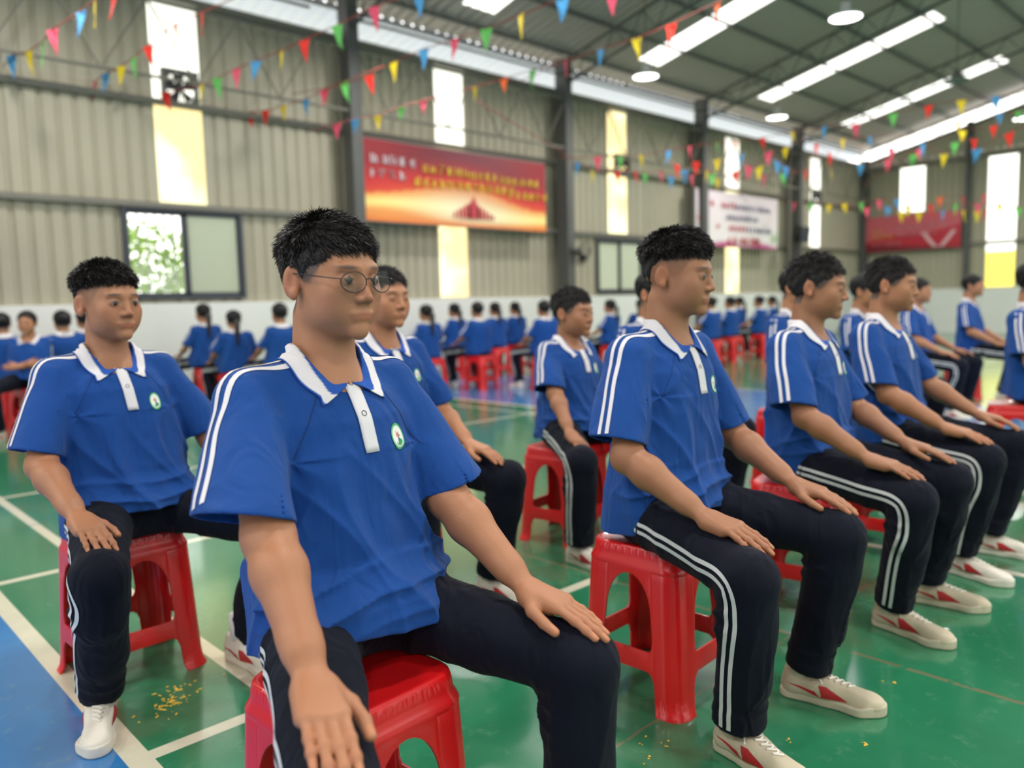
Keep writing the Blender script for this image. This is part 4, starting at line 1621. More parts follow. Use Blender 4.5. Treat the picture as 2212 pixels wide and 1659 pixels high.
def shoe_parts(kind, fine):
    key = (kind, fine)
    if key in SHOES: return SHOES[key]
    h = .0035 if fine else .008

    def sole2(p, grow=0.0):
        x, y = p[:, 0], p[:, 1]
        q = np.stack([x, y, np.zeros_like(x)], 1)
        d = cap(q, (0, .042, 0), (.002, -.05, 0), .031 + grow, .033 + grow)
        d = smin(d, cap(q, (.002, -.05, 0), (-.002, -.145, 0), .033 + grow, .044 + grow), .02)
        return smin(d, cap(q, (-.002, -.145, 0), (.004, -.178, 0), .044 + grow, .034 + grow), .02)

    def f_sole(p):
        z = p[:, 2]
        toe = smooth01((-p[:, 1] - .14) / .04)
        return smax(sole2(p), np.maximum(z - (.024 + .008 * toe), -z), .003)

    def f_up(p):
        d = cap(p, (0, .036, .040), (0, .030, .078), .031, .031)
        d = smin(d, cap(p, (0, .03, .036), (0, -.05, .040), .033, .036), .02)
        d = smin(d, cap(p, (0, -.03, .052), (0, -.12, .030), .032, .036), .03)
        d = smin(d, ell(p, (.002, -.162, .022), (.041, .048, .036)), .02)
        d = smax(d, .018 - p[:, 2], .002)
        d = smax(d, p[:, 2] - .092 + .25 * np.maximum(0, -(p[:, 1])), .004)
        return np.maximum(d, -cap(p, (0, .012, .075), (0, .008, .13), .024, .026))
    out = {}
    v, q = surf(f_sole, (-.06, -.23, -.012), (.06, .09, .05), h)
    out['sole'] = mesh_from(clean(v, q), q)
    v, q = surf(f_up, (-.06, -.23, 0), (.06, .09, .12), h)
    v = clean(v, q)
    out['upper'] = mesh_from(v, q)
    b = bvh_of(v, q)
    if fine:
        bm = bmesh.new()
        for i in range(6):
            y = -.030 - i * .0165; w = .017 - i * .0012

            def on(x, y_):
                h_ = b.ray_cast(Vector((x, y_, .2)), Vector((0, 0, -1)))
                return (h_[0] + Vector((0, 0, .0022))) if h_[0] else Vector((x, y_, .06))
            tube_bm(bm, [on(w * t_, y - .006 * (1 - abs(t_))) for t_ in (-1, -.6, -.2, .2, .6, 1)], .0032, 6)
            tube_bm(bm, [on(w * t_, y - .008 * (t_ + 1)) for t_ in (-1, -.6, -.2, .2, .6, 1)], .0028, 6)
        c = Vector((0, -.026, .082))
        for sg in (-1, 1):
            tube_bm(bm, [c, c + Vector((sg * .018, -.008, .004)), c + Vector((sg * .034, -.022, -.014)), c + Vector((sg * .026, -.034, -.020)), c + Vector((sg * .006, -.012, -.004))], .0026, 6)
            tube_bm(bm, [c, c + Vector((sg * .016, -.020, -.004)), c + Vector((sg * .034, -.050, -.026))], .0025, 6)
        me = bpy.data.meshes.new('l'); bm.to_mesh(me); bm.free(); out['lace'] = me
    # red flash on both flanks
    bm = bmesh.new()

    def flank(poly, sg):
        for tri in poly:
            n = 6
            g = {}
            for i in range(n + 1):
                for j in range(n + 1 - i):
                    a, c2 = i / n, j / n
                    y = tri[0][0] * (1 - a - c2) + tri[1][0] * a + tri[2][0] * c2
                    z = tri[0][1] * (1 - a - c2) + tri[1][1] * a + tri[2][1] * c2
                    h_ = b.ray_cast(Vector((sg * .15, y, z)), Vector((-sg, 0, 0)))
                    p = (h_[0] + h_[1] * .0011) if h_[0] else Vector((sg * .036, y, z))
                    g[i, j] = bm.verts.new(p)
            for i in range(n):
                for j in range(n - i):
                    f_ = (g[i, j], g[i + 1, j], g[i, j + 1])
                    bm.faces.new(f_)
                    if i + j < n - 1: bm.faces.new((g[i + 1, j], g[i + 1, j + 1], g[i, j + 1]))
    poly = [((.050, .052), (-.045, .028), (-.030, .044)), ((-.045, .028), (-.118, .030), (-.060, .062)), ((-.050, .030), (-.060, .062), (-.040, .062))]
    flank(poly, 1); flank(poly, -1)
    me = bpy.data.meshes.new('r'); bm.to_mesh(me); bm.free(); out['red'] = me
    SHOES[key] = out
    return out


def add_shoe(root, sd, fx, fy, lift, out_deg, kind, fine):
    P = shoe_parts(kind, fine)
    um = M['canvas'] if kind == 'white' else M['canvas_dirty']
    ob = bpy.data.objects.new('shoe', mesh_copy(P['upper'], um, 'shoe'))
    COL.objects.link(ob); ob.parent = root
    ob.location = (fx, fy, lift); ob.rotation_euler = (0, 0, math.radians(out_deg)) if True else None
    for nm, k, m_ in (('sole', 'sole', M['rubber'] if kind != 'white' else M['canvas']), ('shoelace', 'lace', M['lace']), ('side_flash', 'red', M['red_patch'])):
        if k in P:
            c = bpy.data.objects.new(nm, mesh_copy(P[k], m_, nm)); COL.objects.link(c); c.parent = ob
    bm = bmesh.new()
    tube_bm(bm, [(fx, fy + .014, .06 + lift), (fx, fy + .012, .16 + lift)], .028, 14)
    obj('sock', bm, M['white_trim'], root)


_mc = {}


def mesh_copy(me, m_, name):
    k = (me.name, m_.name, name)
    if k not in _mc:
        c = me.copy(); c.name = name
        c.materials.clear(); c.materials.append(m_)
        c.polygons.foreach_set('use_smooth', [True] * len(c.polygons))
        _mc[k] = c
    return _mc[k]
# ------------------------------------------------------------------ placing: a pixel of the 2212 x 1659 frame turned into a point of the hall
def ray(x, y):
    return RW @ np.array([(x - 1106.) / FPX, (y - 829.5) / FPX, 1.0])


CAMP = np.array([0, 0, CAM_H])


def at_z(x, y, z=0.0):
    r = ray(x, y); return CAMP + r * ((z - CAM_H) / r[2])


def at_y(x, y, Y):
    r = ray(x, y); return CAMP + r * (Y / r[1])


def at_d(x, y, d):
    return CAMP + ray(x, y) * d


def bake(o):
    dg = bpy.context.evaluated_depsgraph_get()
    me = bpy.data.meshes.new_from_object(o.evaluated_get(dg))
    me.name = o.data.name
    o.modifiers.clear(); o.data = me


stool0 = make_stool(0.010)
bpy.context.view_layer.update()
for c in stool0.children: bake(c)
stool_far = make_stool(0.022)
bpy.context.view_layer.update()
for c in stool_far.children:
    c.modifiers.remove(c.modifiers['edge'])
    bake(c)
used = {}


def put_stool(x, y, deg, label, group=None, far=False):
    src = stool_far if far else stool0
    o = src if src.name not in used else copy_tree(src)
    used[src.name] = 1
    o.location = (x, y, 0); o.rotation_euler = (0, 0, math.radians(deg))
    for k in ('group',):
        if k in o: del o[k]
    tag(o, label, 'stool', group)
    return o


# ------------------------------------------------------------------ the seated boys, front row (y about 1.36), second row (y about 2.6)
QUICK = False
put_stool(.765, 1.265, 3, 'red plastic stool under the boy with glasses nearest the camera')
make_person('boy with glasses nearest the camera, in a blue polo shirt, hands on his knees', None, (.815, 1.375), 4, 1.0,
            res=.0036, hres=.0021, ares=.0020, seed=3,
            knees={-1: (-.345, -.465, .476), 1: (.205, -.455, .485)}, feet={-1: (-.29, -.42, 0, -8), 1: (.225, -.41, 0, 8)},
            hands={-1: (-.288, -.332, .606, dict(f=(-.42, -1, -.25), n=(-.12, -.32, 1), curl=.16, spread=.3, pole=(-.40, .55, -.6))), 1: (.20, -.325, .604, dict(f=(.13, -1, -.22), n=(.10, -.16, 1), curl=.12, spread=.5, pole=(.12, .6, -.8)))},
            head=(4, 3, 0), hair='short', glasses=True, strands=15000, shoe='white', belly=.012, tone=1.0, build=1.03, sleeve_out=.05)

put_stool(1.89, 1.365, 3, 'red plastic stool under the boy with the spiky flat top, front row')
make_person('tanned boy with a spiky flat top and shaved sides, second in the front row', None, (1.90, 1.375), 0, 1.02,
            res=.0042, hres=.0027, ares=.0025, seed=11,
            knees={-1: (-.255, -.445, .490), 1: (.195, -.46, .496)}, feet={-1: (-.20, -.385, 0, -10), 1: (.20, -.370, 0, 14)},
            hands={-1: (-.21, -.290, .606, dict(f=(.04, -1, -.20), n=(-.12, -.1, 1), curl=.22)), 1: (.215, -.315, .620, dict(f=(.05, -1, -.20), n=(.05, -.15, 1), curl=.14, spread=.4))},
            head=(13, 5, 0), hair='fadeflat', strands=9000, shoe='dirty', tone=.86, lean=(.035, -.03), build=1.0)

put_stool(.805, 2.69, 2, 'red plastic stool under the fringe-haired boy at the left')
make_person('boy with a dark undercut, sitting behind the nearest boy at the left edge', None, (.80, 2.60), 4, .97,
            res=.005, hres=.003, ares=.0032, seed=21,
            knees={-1: (-.25, -.44, .490), 1: (.30, -.40, .49)}, feet={-1: (-.195, -.215, 0, -26), 1: (.26, -.17, 0, 6)},
            hands={-1: (-.245, -.30, .618, dict(f=(.02, -1, -.25), n=(-.1, -.2, 1), curl=.3)), 1: (.28, -.26, .615)},
            head=(10, 0, 0), hair='fade', strands=6000, shoe='white', tone=.92, lean=(-.02, 0))

put_stool(2.84, 1.40, 12, 'red plastic stool under the third boy of the front row')
make_person('slim boy with cropped hair, third of the front row, beside the spiky-haired boy', None, (2.84, 1.385), 2, .97,
            res=.0055, hres=.0038, ares=.0036, seed=31,
            knees={-1: (-.215, -.465, .490), 1: (.155, -.47, .490)}, feet={-1: (-.10, -.37, 0, -12), 1: (.235, -.375, 0, 10)},
            hands={-1: (-.215, -.315, .612, dict(f=(.05, -1, -.2), n=(-.1, -.1, 1), curl=.15)), 1: (.14, -.315, .615, dict(f=(.02, -1, -.2), n=(.05, -.1, 1), curl=.15))},
            head=(14, 6, 0), hair='crop', strands=4000, shoe='dirty', tone=.82, lean=(.02, -.02))

put_stool(3.66, 1.42, 5, 'red plastic stool hidden under the fourth boy of the front row')
make_person('boy with a short quiff, fourth of the front row, between cropped boy and frame edge', None, (3.66, 1.40), 0, .98,
            res=.006, hres=.004, ares=.004, seed=41,
            knees={-1: (-.20, -.465, .490), 1: (.22, -.47, .490)}, feet={-1: (-.16, -.37, 0, -12), 1: (.21, -.37, 0, 10)},
            hands={-1: (-.215, -.315, .612, dict(f=(.05, -1, -.2), n=(-.1, -.1, 1), curl=.15)), 1: (.21, -.315, .615)},
            head=(12, 4, 0), hair='crop', strands=3000, shoe='white', tone=.92, lean=(-.03, -.01))

put_stool(2.83, 2.60, 9, 'red plastic stool under the small boy in the middle')
make_person('small boy with short black hair in the middle, behind the two nearest boys', None, (2.86, 2.60), 0, .86,
            res=.0055, hres=.004, ares=.004, seed=51,
            knees={-1: (-.35, -.385, .470), 1: (.22, -.42, .480)}, feet={-1: (-.31, -.33, 0, -4), 1: (.24, -.33, 0, 8)},
            hands={-1: (-.31, -.285, .585, dict(f=(-.25, -1, -.55), n=(-.1, -.6, 1), curl=.35)), 1: (.19, -.25, .610)},
            head=(10, 2, 0), hair='short', strands=3000, shoe='white', tone=.88, lean=(0, -.02), build=.95)

put_stool(1.82, 2.66, 10, 'red plastic stool behind the elbow of the nearest boy')
make_person('boy half hidden behind the nearest boy, only half his face and left knee in view', None, (1.80, 2.61), 2, .97,
            res=.0055, hres=.0038, ares=.0038, seed=61, head=(2, 0, 0), hair='short', strands=2500, shoe='white', tone=1.05, lean=(-.02, -.02),
            hands={-1: (-.20, -.30, .615), 1: (.16, -.30, .615, dict(f=(.1, -1, -.2), n=(.05, -.1, 1), curl=.2))})

# further rows: coarser figures
put_stool(3.35, 2.60, 10, 'red plastic stool hidden behind the spiky-haired boy')
make_person('boy almost hidden behind the spiky-haired boy, his ear and nape showing', None, (3.405, 2.54), -6, .97, res=.008, hres=.006, ares=.006, seed=71, hair='short', head=(8, 0, 0), lean=(.06, 0))
put_stool(4.62, 2.36, 10, 'red plastic stool behind the cropped boy')
make_person('boy with black hair directly behind the cropped third boy', None, (4.62, 2.32), 0, 1.0, res=.008, hres=.006, ares=.006, seed=81, hair='short', tone=1.05)
put_stool(5.75, 2.42, 10, 'red plastic stool far behind the cropped boy')
make_person('boy whose black hair shows between the cropped boy and the quiffed boy', None, (5.78, 2.38), 0, .96, res=.010, hres=.007, ares=.007, seed=82, hair='short')
put_stool(8.10, 2.86, 10, 'red plastic stool behind the hands of the fourth front boy')
make_person('boy sitting beyond the fourth front boy, hands on his striped trousers', None, (8.10, 2.82), 0, .96, res=.010, hres=.007, ares=.007, seed=83, hair='short')
put_stool(9.62, 2.86, 25, 'red plastic stool far off before the end wall at the right')
make_person('boy sitting alone in profile before the white end wall at the right', None, (9.62, 2.80), 6, 1.02, res=.010, hres=.007, ares=.007, seed=84, hair='short')
s12 = put_stool(5.62, 1.36, 15, 'red plastic stool with white paper on it, cut by the right edge')
make_person('boy cut off by the right edge of the view, sleeve and forearm showing', None, (5.72, 1.32), 0, 1.0, res=.008, hres=.006, ares=.006, seed=85, hair='short', shoe='white')
tag(obj('paper_sheet', box((5.50, 1.42, .4615), (5.58, 1.50, .466)), M['paper'], None, False), 'folded white paper on the seat of the red stool at the right edge', 'paper')

# ------------------------------------------------------------------ girls seated before the long wall, backs to the camera
girls = dict(
    a=(15, 822, 'bun', 'girl with tied-up hair at the left edge, back to the camera'),
    c=(146, 826, 'bun', 'black-haired pupil behind the shoulder of the left boy'),
    d=(192, 806, 'long', 'ponytailed girl beside the left boy, left of his ear'),
    e=(447, 792, 'long', 'ponytailed girl below the barred window, left of two'),
    f=(512, 803, 'long', 'girl with a long ponytail below the barred window, right of two'),
    g=(612, 806, 'bun', 'short-haired pupil left of the nearest boy, by his ear'),
    h=(668, 797, 'long', 'ponytailed girl touching the neck of the nearest boy in view'),
    i=(925, 775, 'long', 'girl with hair down her back, right of the half-hidden boy'),
    j=(985, 752, 'long', 'ponytailed girl by the wall under the yellow strip'),
    k=(1035, 769, 'bun', 'girl with a bun under the red slogan banner'),
    l=(1072, 752, 'long', 'ponytailed girl right of the girl with a bun'),
    m=(1115, 745, 'long', 'ponytailed girl just left of the second steel column'),
    n=(1178, 768, 'bun', 'pupil left of the small boy, the nearer of a close pair'),
    o=(1206, 746, 'long', 'ponytailed girl left of the small boy, the farther of a close pair'),
    p=(1320, 745, 'long', 'ponytailed girl right of the small boy below the sliding window'),
    q=(1385, 740, 'long', 'girl turned aside, right beside the sleeve of the spiky-haired boy'),
    r=(1537, 735, 'bun', 'pupil just right of the collar of the spiky-haired boy'),
    s=(1578, 728, 'bun', 'pupil under the white banner, left one'),
    t=(1598, 713, 'long', 'girl under the white banner, right behind the left pupil'),
    u=(1640, 722, 'bun', 'pupil under the right part of the white banner'),
    v=(1668, 713, 'long', 'long-haired girl under the right end of the white banner'),
    w=(1700, 710, 'bun', 'pupil under the wall speaker'),
    x=(1733, 712, 'bun', 'pupil just left of the cropped boy'),
    y=(1875, 712, 'bun', 'pupil showing between the third and fourth front boys'))
protos = {}
for k, (px, py, hr_, lb) in girls.items():
    p = at_z(px, py, .455)
    if p[1] > 9.72: p = at_y(px, py, 9.72)
    big = k in 'aefghik'
    key = (hr_, big)
    yaw = 180 + dict(a=-12, k=-8, n=-14, q=-60).get(k, (ord(k) * 37 % 17) - 8)
    sc = dict(e=.90, g=.86, c=.84, d=.86, f=.82).get(k, .83)
    if k == 'n' or k == 'o': p[0] += 0
    if key not in protos:
        o = make_person(lb, None, (p[0], p[1]), yaw, sc, res=.012 if big else .016, hres=.008 if big else .010, ares=.009 if big else .012, seed=90 + len(protos), hair=hr_, female=True, tone=1.05)
        protos[key] = (o, sc)
    else:
        src, s0 = protos[key]
        o = copy_tree(src)
        o.location = (p[0], p[1], 0); o.rotation_euler = (0, 0, math.radians(yaw))
        f_ = 1 + (sc - s0) * .9
        o.scale = (1, 1, f_)
    o['label'] = lb
    o['group'] = 'pupils seated before the long wall'
    put_stool(p[0], p[1] - .03, ord(k) * 23 % 40 - 10, 'red plastic stool under: ' + lb if False else 'stool of the ' + lb.replace(', back to the camera', ''), 'stools before the long wall', far=True)
p = at_z(72, 838, .455)
make_person('round-faced girl facing the camera at the far left, arms folded', None, (p[0], p[1]), -30, .84, res=.012, hres=.006, ares=.009, seed=99, hair='bun', female=True, tone=1.0,
            hands={-1: (.02, -.19, .70, dict(f=(1, -.3, .1), n=(0, -1, .2))), 1: (-.04, -.21, .68, dict(f=(-1, -.2, .0), n=(0, -1, .2)))})
put_stool(p[0], p[1] + .03, 20, 'dark red plastic stool under the round-faced girl at the far left', None, far=True)
for o in (stool0, stool_far):
    if o.name not in used: bpy.data.objects.remove(o)

# ------------------------------------------------------------------ crumbs on the floor
rnd = random.Random(5)


def crumbs(name, spots, n, spread, label):
    bm = bmesh.new()
    for (x, y) in spots:
        c = at_z(x, y)
        for _ in range(n):
            a = rnd.uniform(0, 2 * PI); r = spread * abs(rnd.gauss(0, .55))
            px, py = c[0] + math.cos(a) * r * 1.3, c[1] + math.sin(a) * r
            s = rnd.uniform(.0015, .0048)
            mt = Matrix.Translation((px, py, s * .45)) @ Matrix.Rotation(rnd.uniform(0, 6), 4, 'Z') @ Matrix.Diagonal((s * rnd.uniform(1, 2.6), s, s * .5, 1))
            bmesh.ops.create_icosphere(bm, subdivisions=1, radius=1, matrix=mt)
    return tag(obj(name, bm, M['crumb'], None, False), label, 'crumbs', None, 'stuff')


crumbs('food_crumbs', [(372, 1515), (352, 1530), (385, 1490)], 26, .07, 'scatter of yellow food crumbs on the green floor below the left stool')
crumbs('scattered_crumbs', [(1440, 1612), (1378, 1608), (1915, 1475), (1560, 1500), (1850, 1535), (1870, 1610), (690, 1560), (1400, 1640), (1712, 1605)], 3, .03, 'few loose yellow crumbs on the green floor around the right stool')

# ------------------------------------------------------------------ lamps
def lamp(x, y, z, label):
    r = empty('pendant_lamp', (x, y, z))
    tag(r, label, 'lamp', 'round pendant lamps')
    bm = bmesh.new()
    prof = [(.21, 0), (.215, .012), (.20, .035), (.10, .075), (.06, .10), (.06, .20), (.0, .21)]
    rings = []
    for rr, h in prof:
        rings.append([bm.verts.new((rr * math.cos(a), rr * math.sin(a), h)) for a in np.linspace(0, 2 * PI, 33)[:-1]])
    for a, b in zip(rings, rings[1:]):
        for i in range(32): bm.faces.new((a[i], a[(i + 1) % 32], b[(i + 1) % 32], b[i]))
    bmesh.ops.remove_doubles(bm, verts=bm.verts, dist=1e-5)
    obj('lamp_shade', bm, M['lamp_rim'], r)
    bm = bmesh.new(); bmesh.ops.create_circle(bm, cap_ends=True, segments=32, radius=.205)
    for v in bm.verts: v.co.z = .004
    obj('diffuser', bm, M['lamp'], r)
    obj('hanger', tube([(0, 0, .2), (0, 0, roof_z(y) - z)], .008, 6), M['steel_dark'], r)
    return r


for x, y, lb in ((11.15, 4.9, 'round pendant lamp highest in the view, between the two upper roof strips'), (11.3, 8.37, 'round pendant lamp just right of the red banner, by the first long roof strip'),
                 (16.0, 8.46, 'round pendant lamp above the white banner'), (20.6, 5.05, 'round pendant lamp cut by the right edge')):
    lamp(x, y, 4.93, lb)
r = empty('pendant_lamp', (16.0, 5.0, 4.93)); tag(r, 'unlit pendant lamp before the third roof strip', 'lamp')
bm = bmesh.new()
prev = None
for rr, h in [(.20, 0), (.21, .012), (.19, .035), (.10, .075), (.06, .20), (.01, .21)]:
    ring = [bm.verts.new((rr * math.cos(a), rr * math.sin(a), h)) for a in np.linspace(0, 2 * PI, 29)[:-1]]
    if prev:
        for i in range(28): bm.faces.new((prev[i], prev[(i + 1) % 28], ring[(i + 1) % 28], ring[i]))
    prev = ring
obj('lamp_shade', bm, M['galv'], r)
obj('hanger', tube([(0, 0, .2), (0, 0, roof_z(5.0) - 4.93)], .008, 6), M['steel_dark'], r)

# ------------------------------------------------------------------ exhaust fans in the daylight strips, fans on brackets, speaker
def exhaust_fan(x, z, s, label):
    r = empty('exhaust_fan', (x, YW - .02, z)); tag(r, label, 'fan', 'exhaust fans in the wall strips')
    h = s / 2
    bm = bmesh.new()
    n = 28
    sq = []; ci = []
    for i in range(n):
        a = 2 * PI * i / n + PI / 4
        m_ = max(abs(math.cos(a)), abs(math.sin(a)))
        sq.append((h * math.cos(a) / m_, h * math.sin(a) / m_)); ci.append((h * .86 * math.cos(a), h * .86 * math.sin(a)))
    for y0, y1 in ((-.05, -.05),):
        A = [bm.verts.new((p[0], -.05, p[1])) for p in sq]; B = [bm.verts.new((p[0], -.05, p[1])) for p in ci]
        C2 = [bm.verts.new((p[0], .05, p[1])) for p in ci]; D = [bm.verts.new((p[0], .05, p[1])) for p in sq]
        for i in range(n):
            j = (i + 1) % n
            bm.faces.new((A[i], A[j], B[j], B[i])); bm.faces.new((B[i], B[j], C2[j], C2[i])); bm.faces.new((D[j], D[i], A[i], A[j]) if False else (A[j], A[i], D[i], D[j]))
    obj('fan_housing', bm, M['steel_dark'], r, False)
    for k in range(5):
        bm = bmesh.new()
        a0 = 2 * PI * k / 5 + .4
        g = []
        for i in range(6):
            rr = h * (.14 + .66 * i / 5); w = h * (.12 + .20 * i / 5)
            c, s_ = math.cos(a0), math.sin(a0)
            g.append([bm.verts.new((c * rr - s_ * w * t, .02 * t, s_ * rr + c * w * t)) for t in (-1, 0, 1)])
        for a, b in zip(g, g[1:]):
            bm.faces.new((a[0], a[1], b[1], b[0])); bm.faces.new((a[1], a[2], b[2], b[1]))
        obj('blade', bm, M['dark'], r, False)
    bm = bmesh.new(); bmesh.ops.create_cone(bm, cap_ends=True, segments=16, radius1=h * .18, radius2=h * .16, depth=.09, matrix=Matrix.Rotation(PI / 2, 4, 'X'))
    obj('hub', bm, M['dark'], r)
    bm = bmesh.new()
    bar_bm(bm, (-h * .86, -.045, 0), (h * .86, -.045, 0), .012); bar_bm(bm, (0, -.045, -h * .86), (0, -.045, h * .86), .012)
    obj('guard_bar', bm, M['steel_dark'], r, False)


exhaust_fan(4.27, 4.04, .46, 'square exhaust fan with a shutter in the left daylight strip, near the top left')
exhaust_fan(13.42, 3.98, .44, 'small square exhaust fan in the yellow strip right of the red banner')
exhaust_fan(22.33, 3.98, .44, 'square exhaust fan in the farthest strip, left of the corner')


def wall_fan(x, y, z, label, dx=-.0, tilt=20, pan=30, s=1.0):
    r = empty('wall_fan', (x, y, z), math.radians(pan)); tag(r, label, 'fan', 'wall fans on brackets')
    r.rotation_euler = (math.radians(tilt), 0, math.radians(pan))
    R_ = .30 * s
    bm = bmesh.new()
    for rr, d in ((R_, 0), (R_ * .98, -.05), (R_ * .75, -.085), (R_ * .4, -.10), (R_ * .75, .07), (R_ * .4, .085)):
        tube_bm(bm, [(rr * math.cos(a), d, rr * math.sin(a)) for a in np.linspace(0, 2 * PI, 29)], .0035, 5, close=False)
    for k in range(30):
        a = 2 * PI * k / 30
        tube_bm(bm, [(rr * math.cos(a), d, rr * math.sin(a)) for rr, d in ((R_ * .15, -.102), (R_ * .4, -.10), (R_ * .75, -.085), (R_, 0), (R_ * .75, .07), (R_ * .2, .09))], .0022, 4)
    obj('cage', bm, M['steel_dark'], r)
    for k in range(3):
        bm = bmesh.new(); a0 = 2 * PI * k / 3
        g = []
        for i in range(6):
            rr = R_ * (.15 + .68 * i / 5); w = R_ * (.12 + .24 * math.sin(i / 5 * 2.6))
            c, s_ = math.cos(a0), math.sin(a0)
            g.append([bm.verts.new((c * rr - s_ * w * t, .03 * t, s_ * rr + c * w * t)) for t in (-1, 0, 1)])
        for a, b in zip(g, g[1:]):
            bm.faces.new((a[0], a[1], b[1], b[0])); bm.faces.new((a[1], a[2], b[2], b[1]))
        obj('blade', bm, M['dark'], r, False)
    bm = bmesh.new(); bmesh.ops.create_cone(bm, cap_ends=True, segments=18, radius1=.075 * s, radius2=.05 * s, depth=.17, matrix=Matrix.Translation((0, .15, 0)) @ Matrix.Rotation(-PI / 2, 4, 'X'))
    obj('motor', bm, M['steel_dark'], r)
    iv = (Matrix.Rotation(math.radians(pan), 4, 'Z') @ Matrix.Rotation(math.radians(tilt), 4, 'X')).inverted()
    w = iv @ Vector((0, YW - .02 - y, .42)); w2 = iv @ Vector((.0, YW - .02 - y, -.12))
    bm = bmesh.new(); tube_bm(bm, [(0, .2, 0), tuple(w2), tuple(w)], .016, 8)
    obj('bracket', bm, M['galv'], r)


wall_fan(1.75, 10.0, 2.12, 'wall fan on a bracket cut by the left edge', pan=40)
wall_fan(11.42, 9.95, 2.08, 'wall fan right of the red banner, left of the small sliding window', pan=65, s=.85)
wall_fan(20.6, 9.9, 1.95, 'wall fan below the speaker near the far corner', pan=60, s=.85)

r = empty('loudspeaker', (20.15, 9.93, 2.80)); tag(r, 'black loudspeaker box mounted on the steel column right of the white banner', 'speaker')
r.rotation_euler = (math.radians(12), 0, math.radians(-20))
bm = box((-.16, -.13, -.2), (.16, .13, .2)); bmesh.ops.bevel(bm, geom=bm.edges[:], offset=.02, segments=2, affect='EDGES')
obj('cabinet', bm, M['dark'], r)
bm = box((-.145, -.142, -.185), (.145, -.131, .185)); obj('grille', bm, M['frame'], r, False)
bm = bmesh.new(); bar_bm(bm, (0, .12, 0), (-.10, .24, 0), .04); obj('bracket', bm, M['steel_dark'], r, False)

# ------------------------------------------------------------------ banners
def banner_mat(name, stops_fn):
    m = bpy.data.materials.new(name); m.use_nodes = True
    nt = m.node_tree
    b = nt.nodes['Principled BSDF']; b.inputs['Roughness'].default_value = .55
    a = nt.nodes.new('ShaderNodeVertexColor'); a.layer_name = 'tone'
    nt.links.new(a.outputs['Color'], b.inputs['Base Color'])
    return m


M['print'] = banner_mat('printed banner cloth', None)
M['ink_white'] = mat('white banner ink', srgb(214, 200, 204), .6)
M['ink_yellow'] = mat('yellow banner ink', srgb(226, 196, 64), .6)
M['ink_red'] = mat('red banner ink', srgb(200, 62, 72), .6)
M['ink_grey'] = mat('grey violet banner ink', srgb(120, 116, 144), .6)
M['ink_pink'] = mat('pink banner ink', srgb(222, 170, 176), .6)


def lerp(a, b, t): return tuple(a[i] * (1 - t) + b[i] * t for i in range(3))


def banner(name, label, origin, ux, w, h, colour, nx=90, nz=40, back=(0, 1, 0)):
    """u along ux from origin (lower left as seen), v up"""
    o = empty(name, origin); tag(o, label, 'banner')
    vs = []; cl = []
    ux = np.array(ux, float)
    for j in range(nz + 1):
        for i in range(nx + 1):
            u, v = i / nx, j / nz
            off = .012 * math.sin(u * 9 + 1) * math.sin(v * 2.5)
            vs.append(ux * u * w + np.array([0, 0, v * h]) - np.array(back) * off); cl.append(tuple(colour(u, v))[:3])
    f = np.array([(j * (nx + 1) + i, j * (nx + 1) + i + 1, (j + 1) * (nx + 1) + i + 1, (j + 1) * (nx + 1) + i) for j in range(nz) for i in range(nx)])
    me = mesh_from(np.array(vs), f); paint(me, np.array(cl))
    c = obj('cloth', me, M['print'], o)
    return o, c


def glyph_row(parent, ux, back, w, h, u0, v0, count, size, m_, seedv, gap=1.12, tilt=0.0):
    """a run of dense brush-stroke signs, too small in the view to be read"""
    rn = random.Random(seedv); bm = bmesh.new()
    ux = Vector(ux); bk = Vector(back)
    for k in range(count):
        c = ux * (u0 * w + k * size * gap) + Vector((0, 0, v0 * h + tilt * k * size)) - bk * .022
        s = size * .5
        st = []
        for i in range(rn.randint(2, 3)): y_ = rn.uniform(-.85, .85); st.append(((-.85 * rn.uniform(.6, 1), y_), (.85 * rn.uniform(.6, 1), y_)))
        for i in range(rn.randint(2, 3)): x_ = rn.uniform(-.8, .8); st.append(((x_, -.9), (x_, .9 * rn.uniform(.4, 1))))
        st.append(((0, .2), (rn.choice((-.8, .8)), -.9)))
        for a, b in st:
            bar_bm(bm, c + ux * a[0] * s + Vector((0, 0, a[1] * s)), c + ux * b[0] * s + Vector((0, 0, b[1] * s)), size * .13, .004)
    return obj('lettering', bm, m_, parent, False)


def c1(u, v):
    top = lerp(srgb(120, 30, 38), srgb(160, 34, 44), abs(u - .45) * 1.2)
    top = lerp(top, srgb(126, 60, 76), math.exp(-((u - .52) / .2) ** 2) * .6 * v)
    mid = srgb(206, 38, 44)
    dawn = srgb(250, 224, 130)
    hot = srgb(252, 246, 206)
    org = srgb(232, 122, 48)
    hz = .20 + .05 * math.sin(u * 5 + .5)
    g = math.exp(-((u - .55) / .28) ** 2)
    if v > hz + .10 + .22 * g:
        t = min(1, (v - (hz + .10 + .22 * g)) / .45); c = lerp(mid, top, smooth01(t))
        edge = math.exp(-(v - (hz + .10 + .22 * g)) / .06)
        return lerp(c, org, edge * (.35 + .6 * g))
    d = abs(v - hz) / (.10 + .22 * g)
    c = lerp(lerp(dawn, hot, g), org, smooth01(d) * .8)
    if v < .09: c = lerp(c, org, (0.09 - v) / .09)
    return c


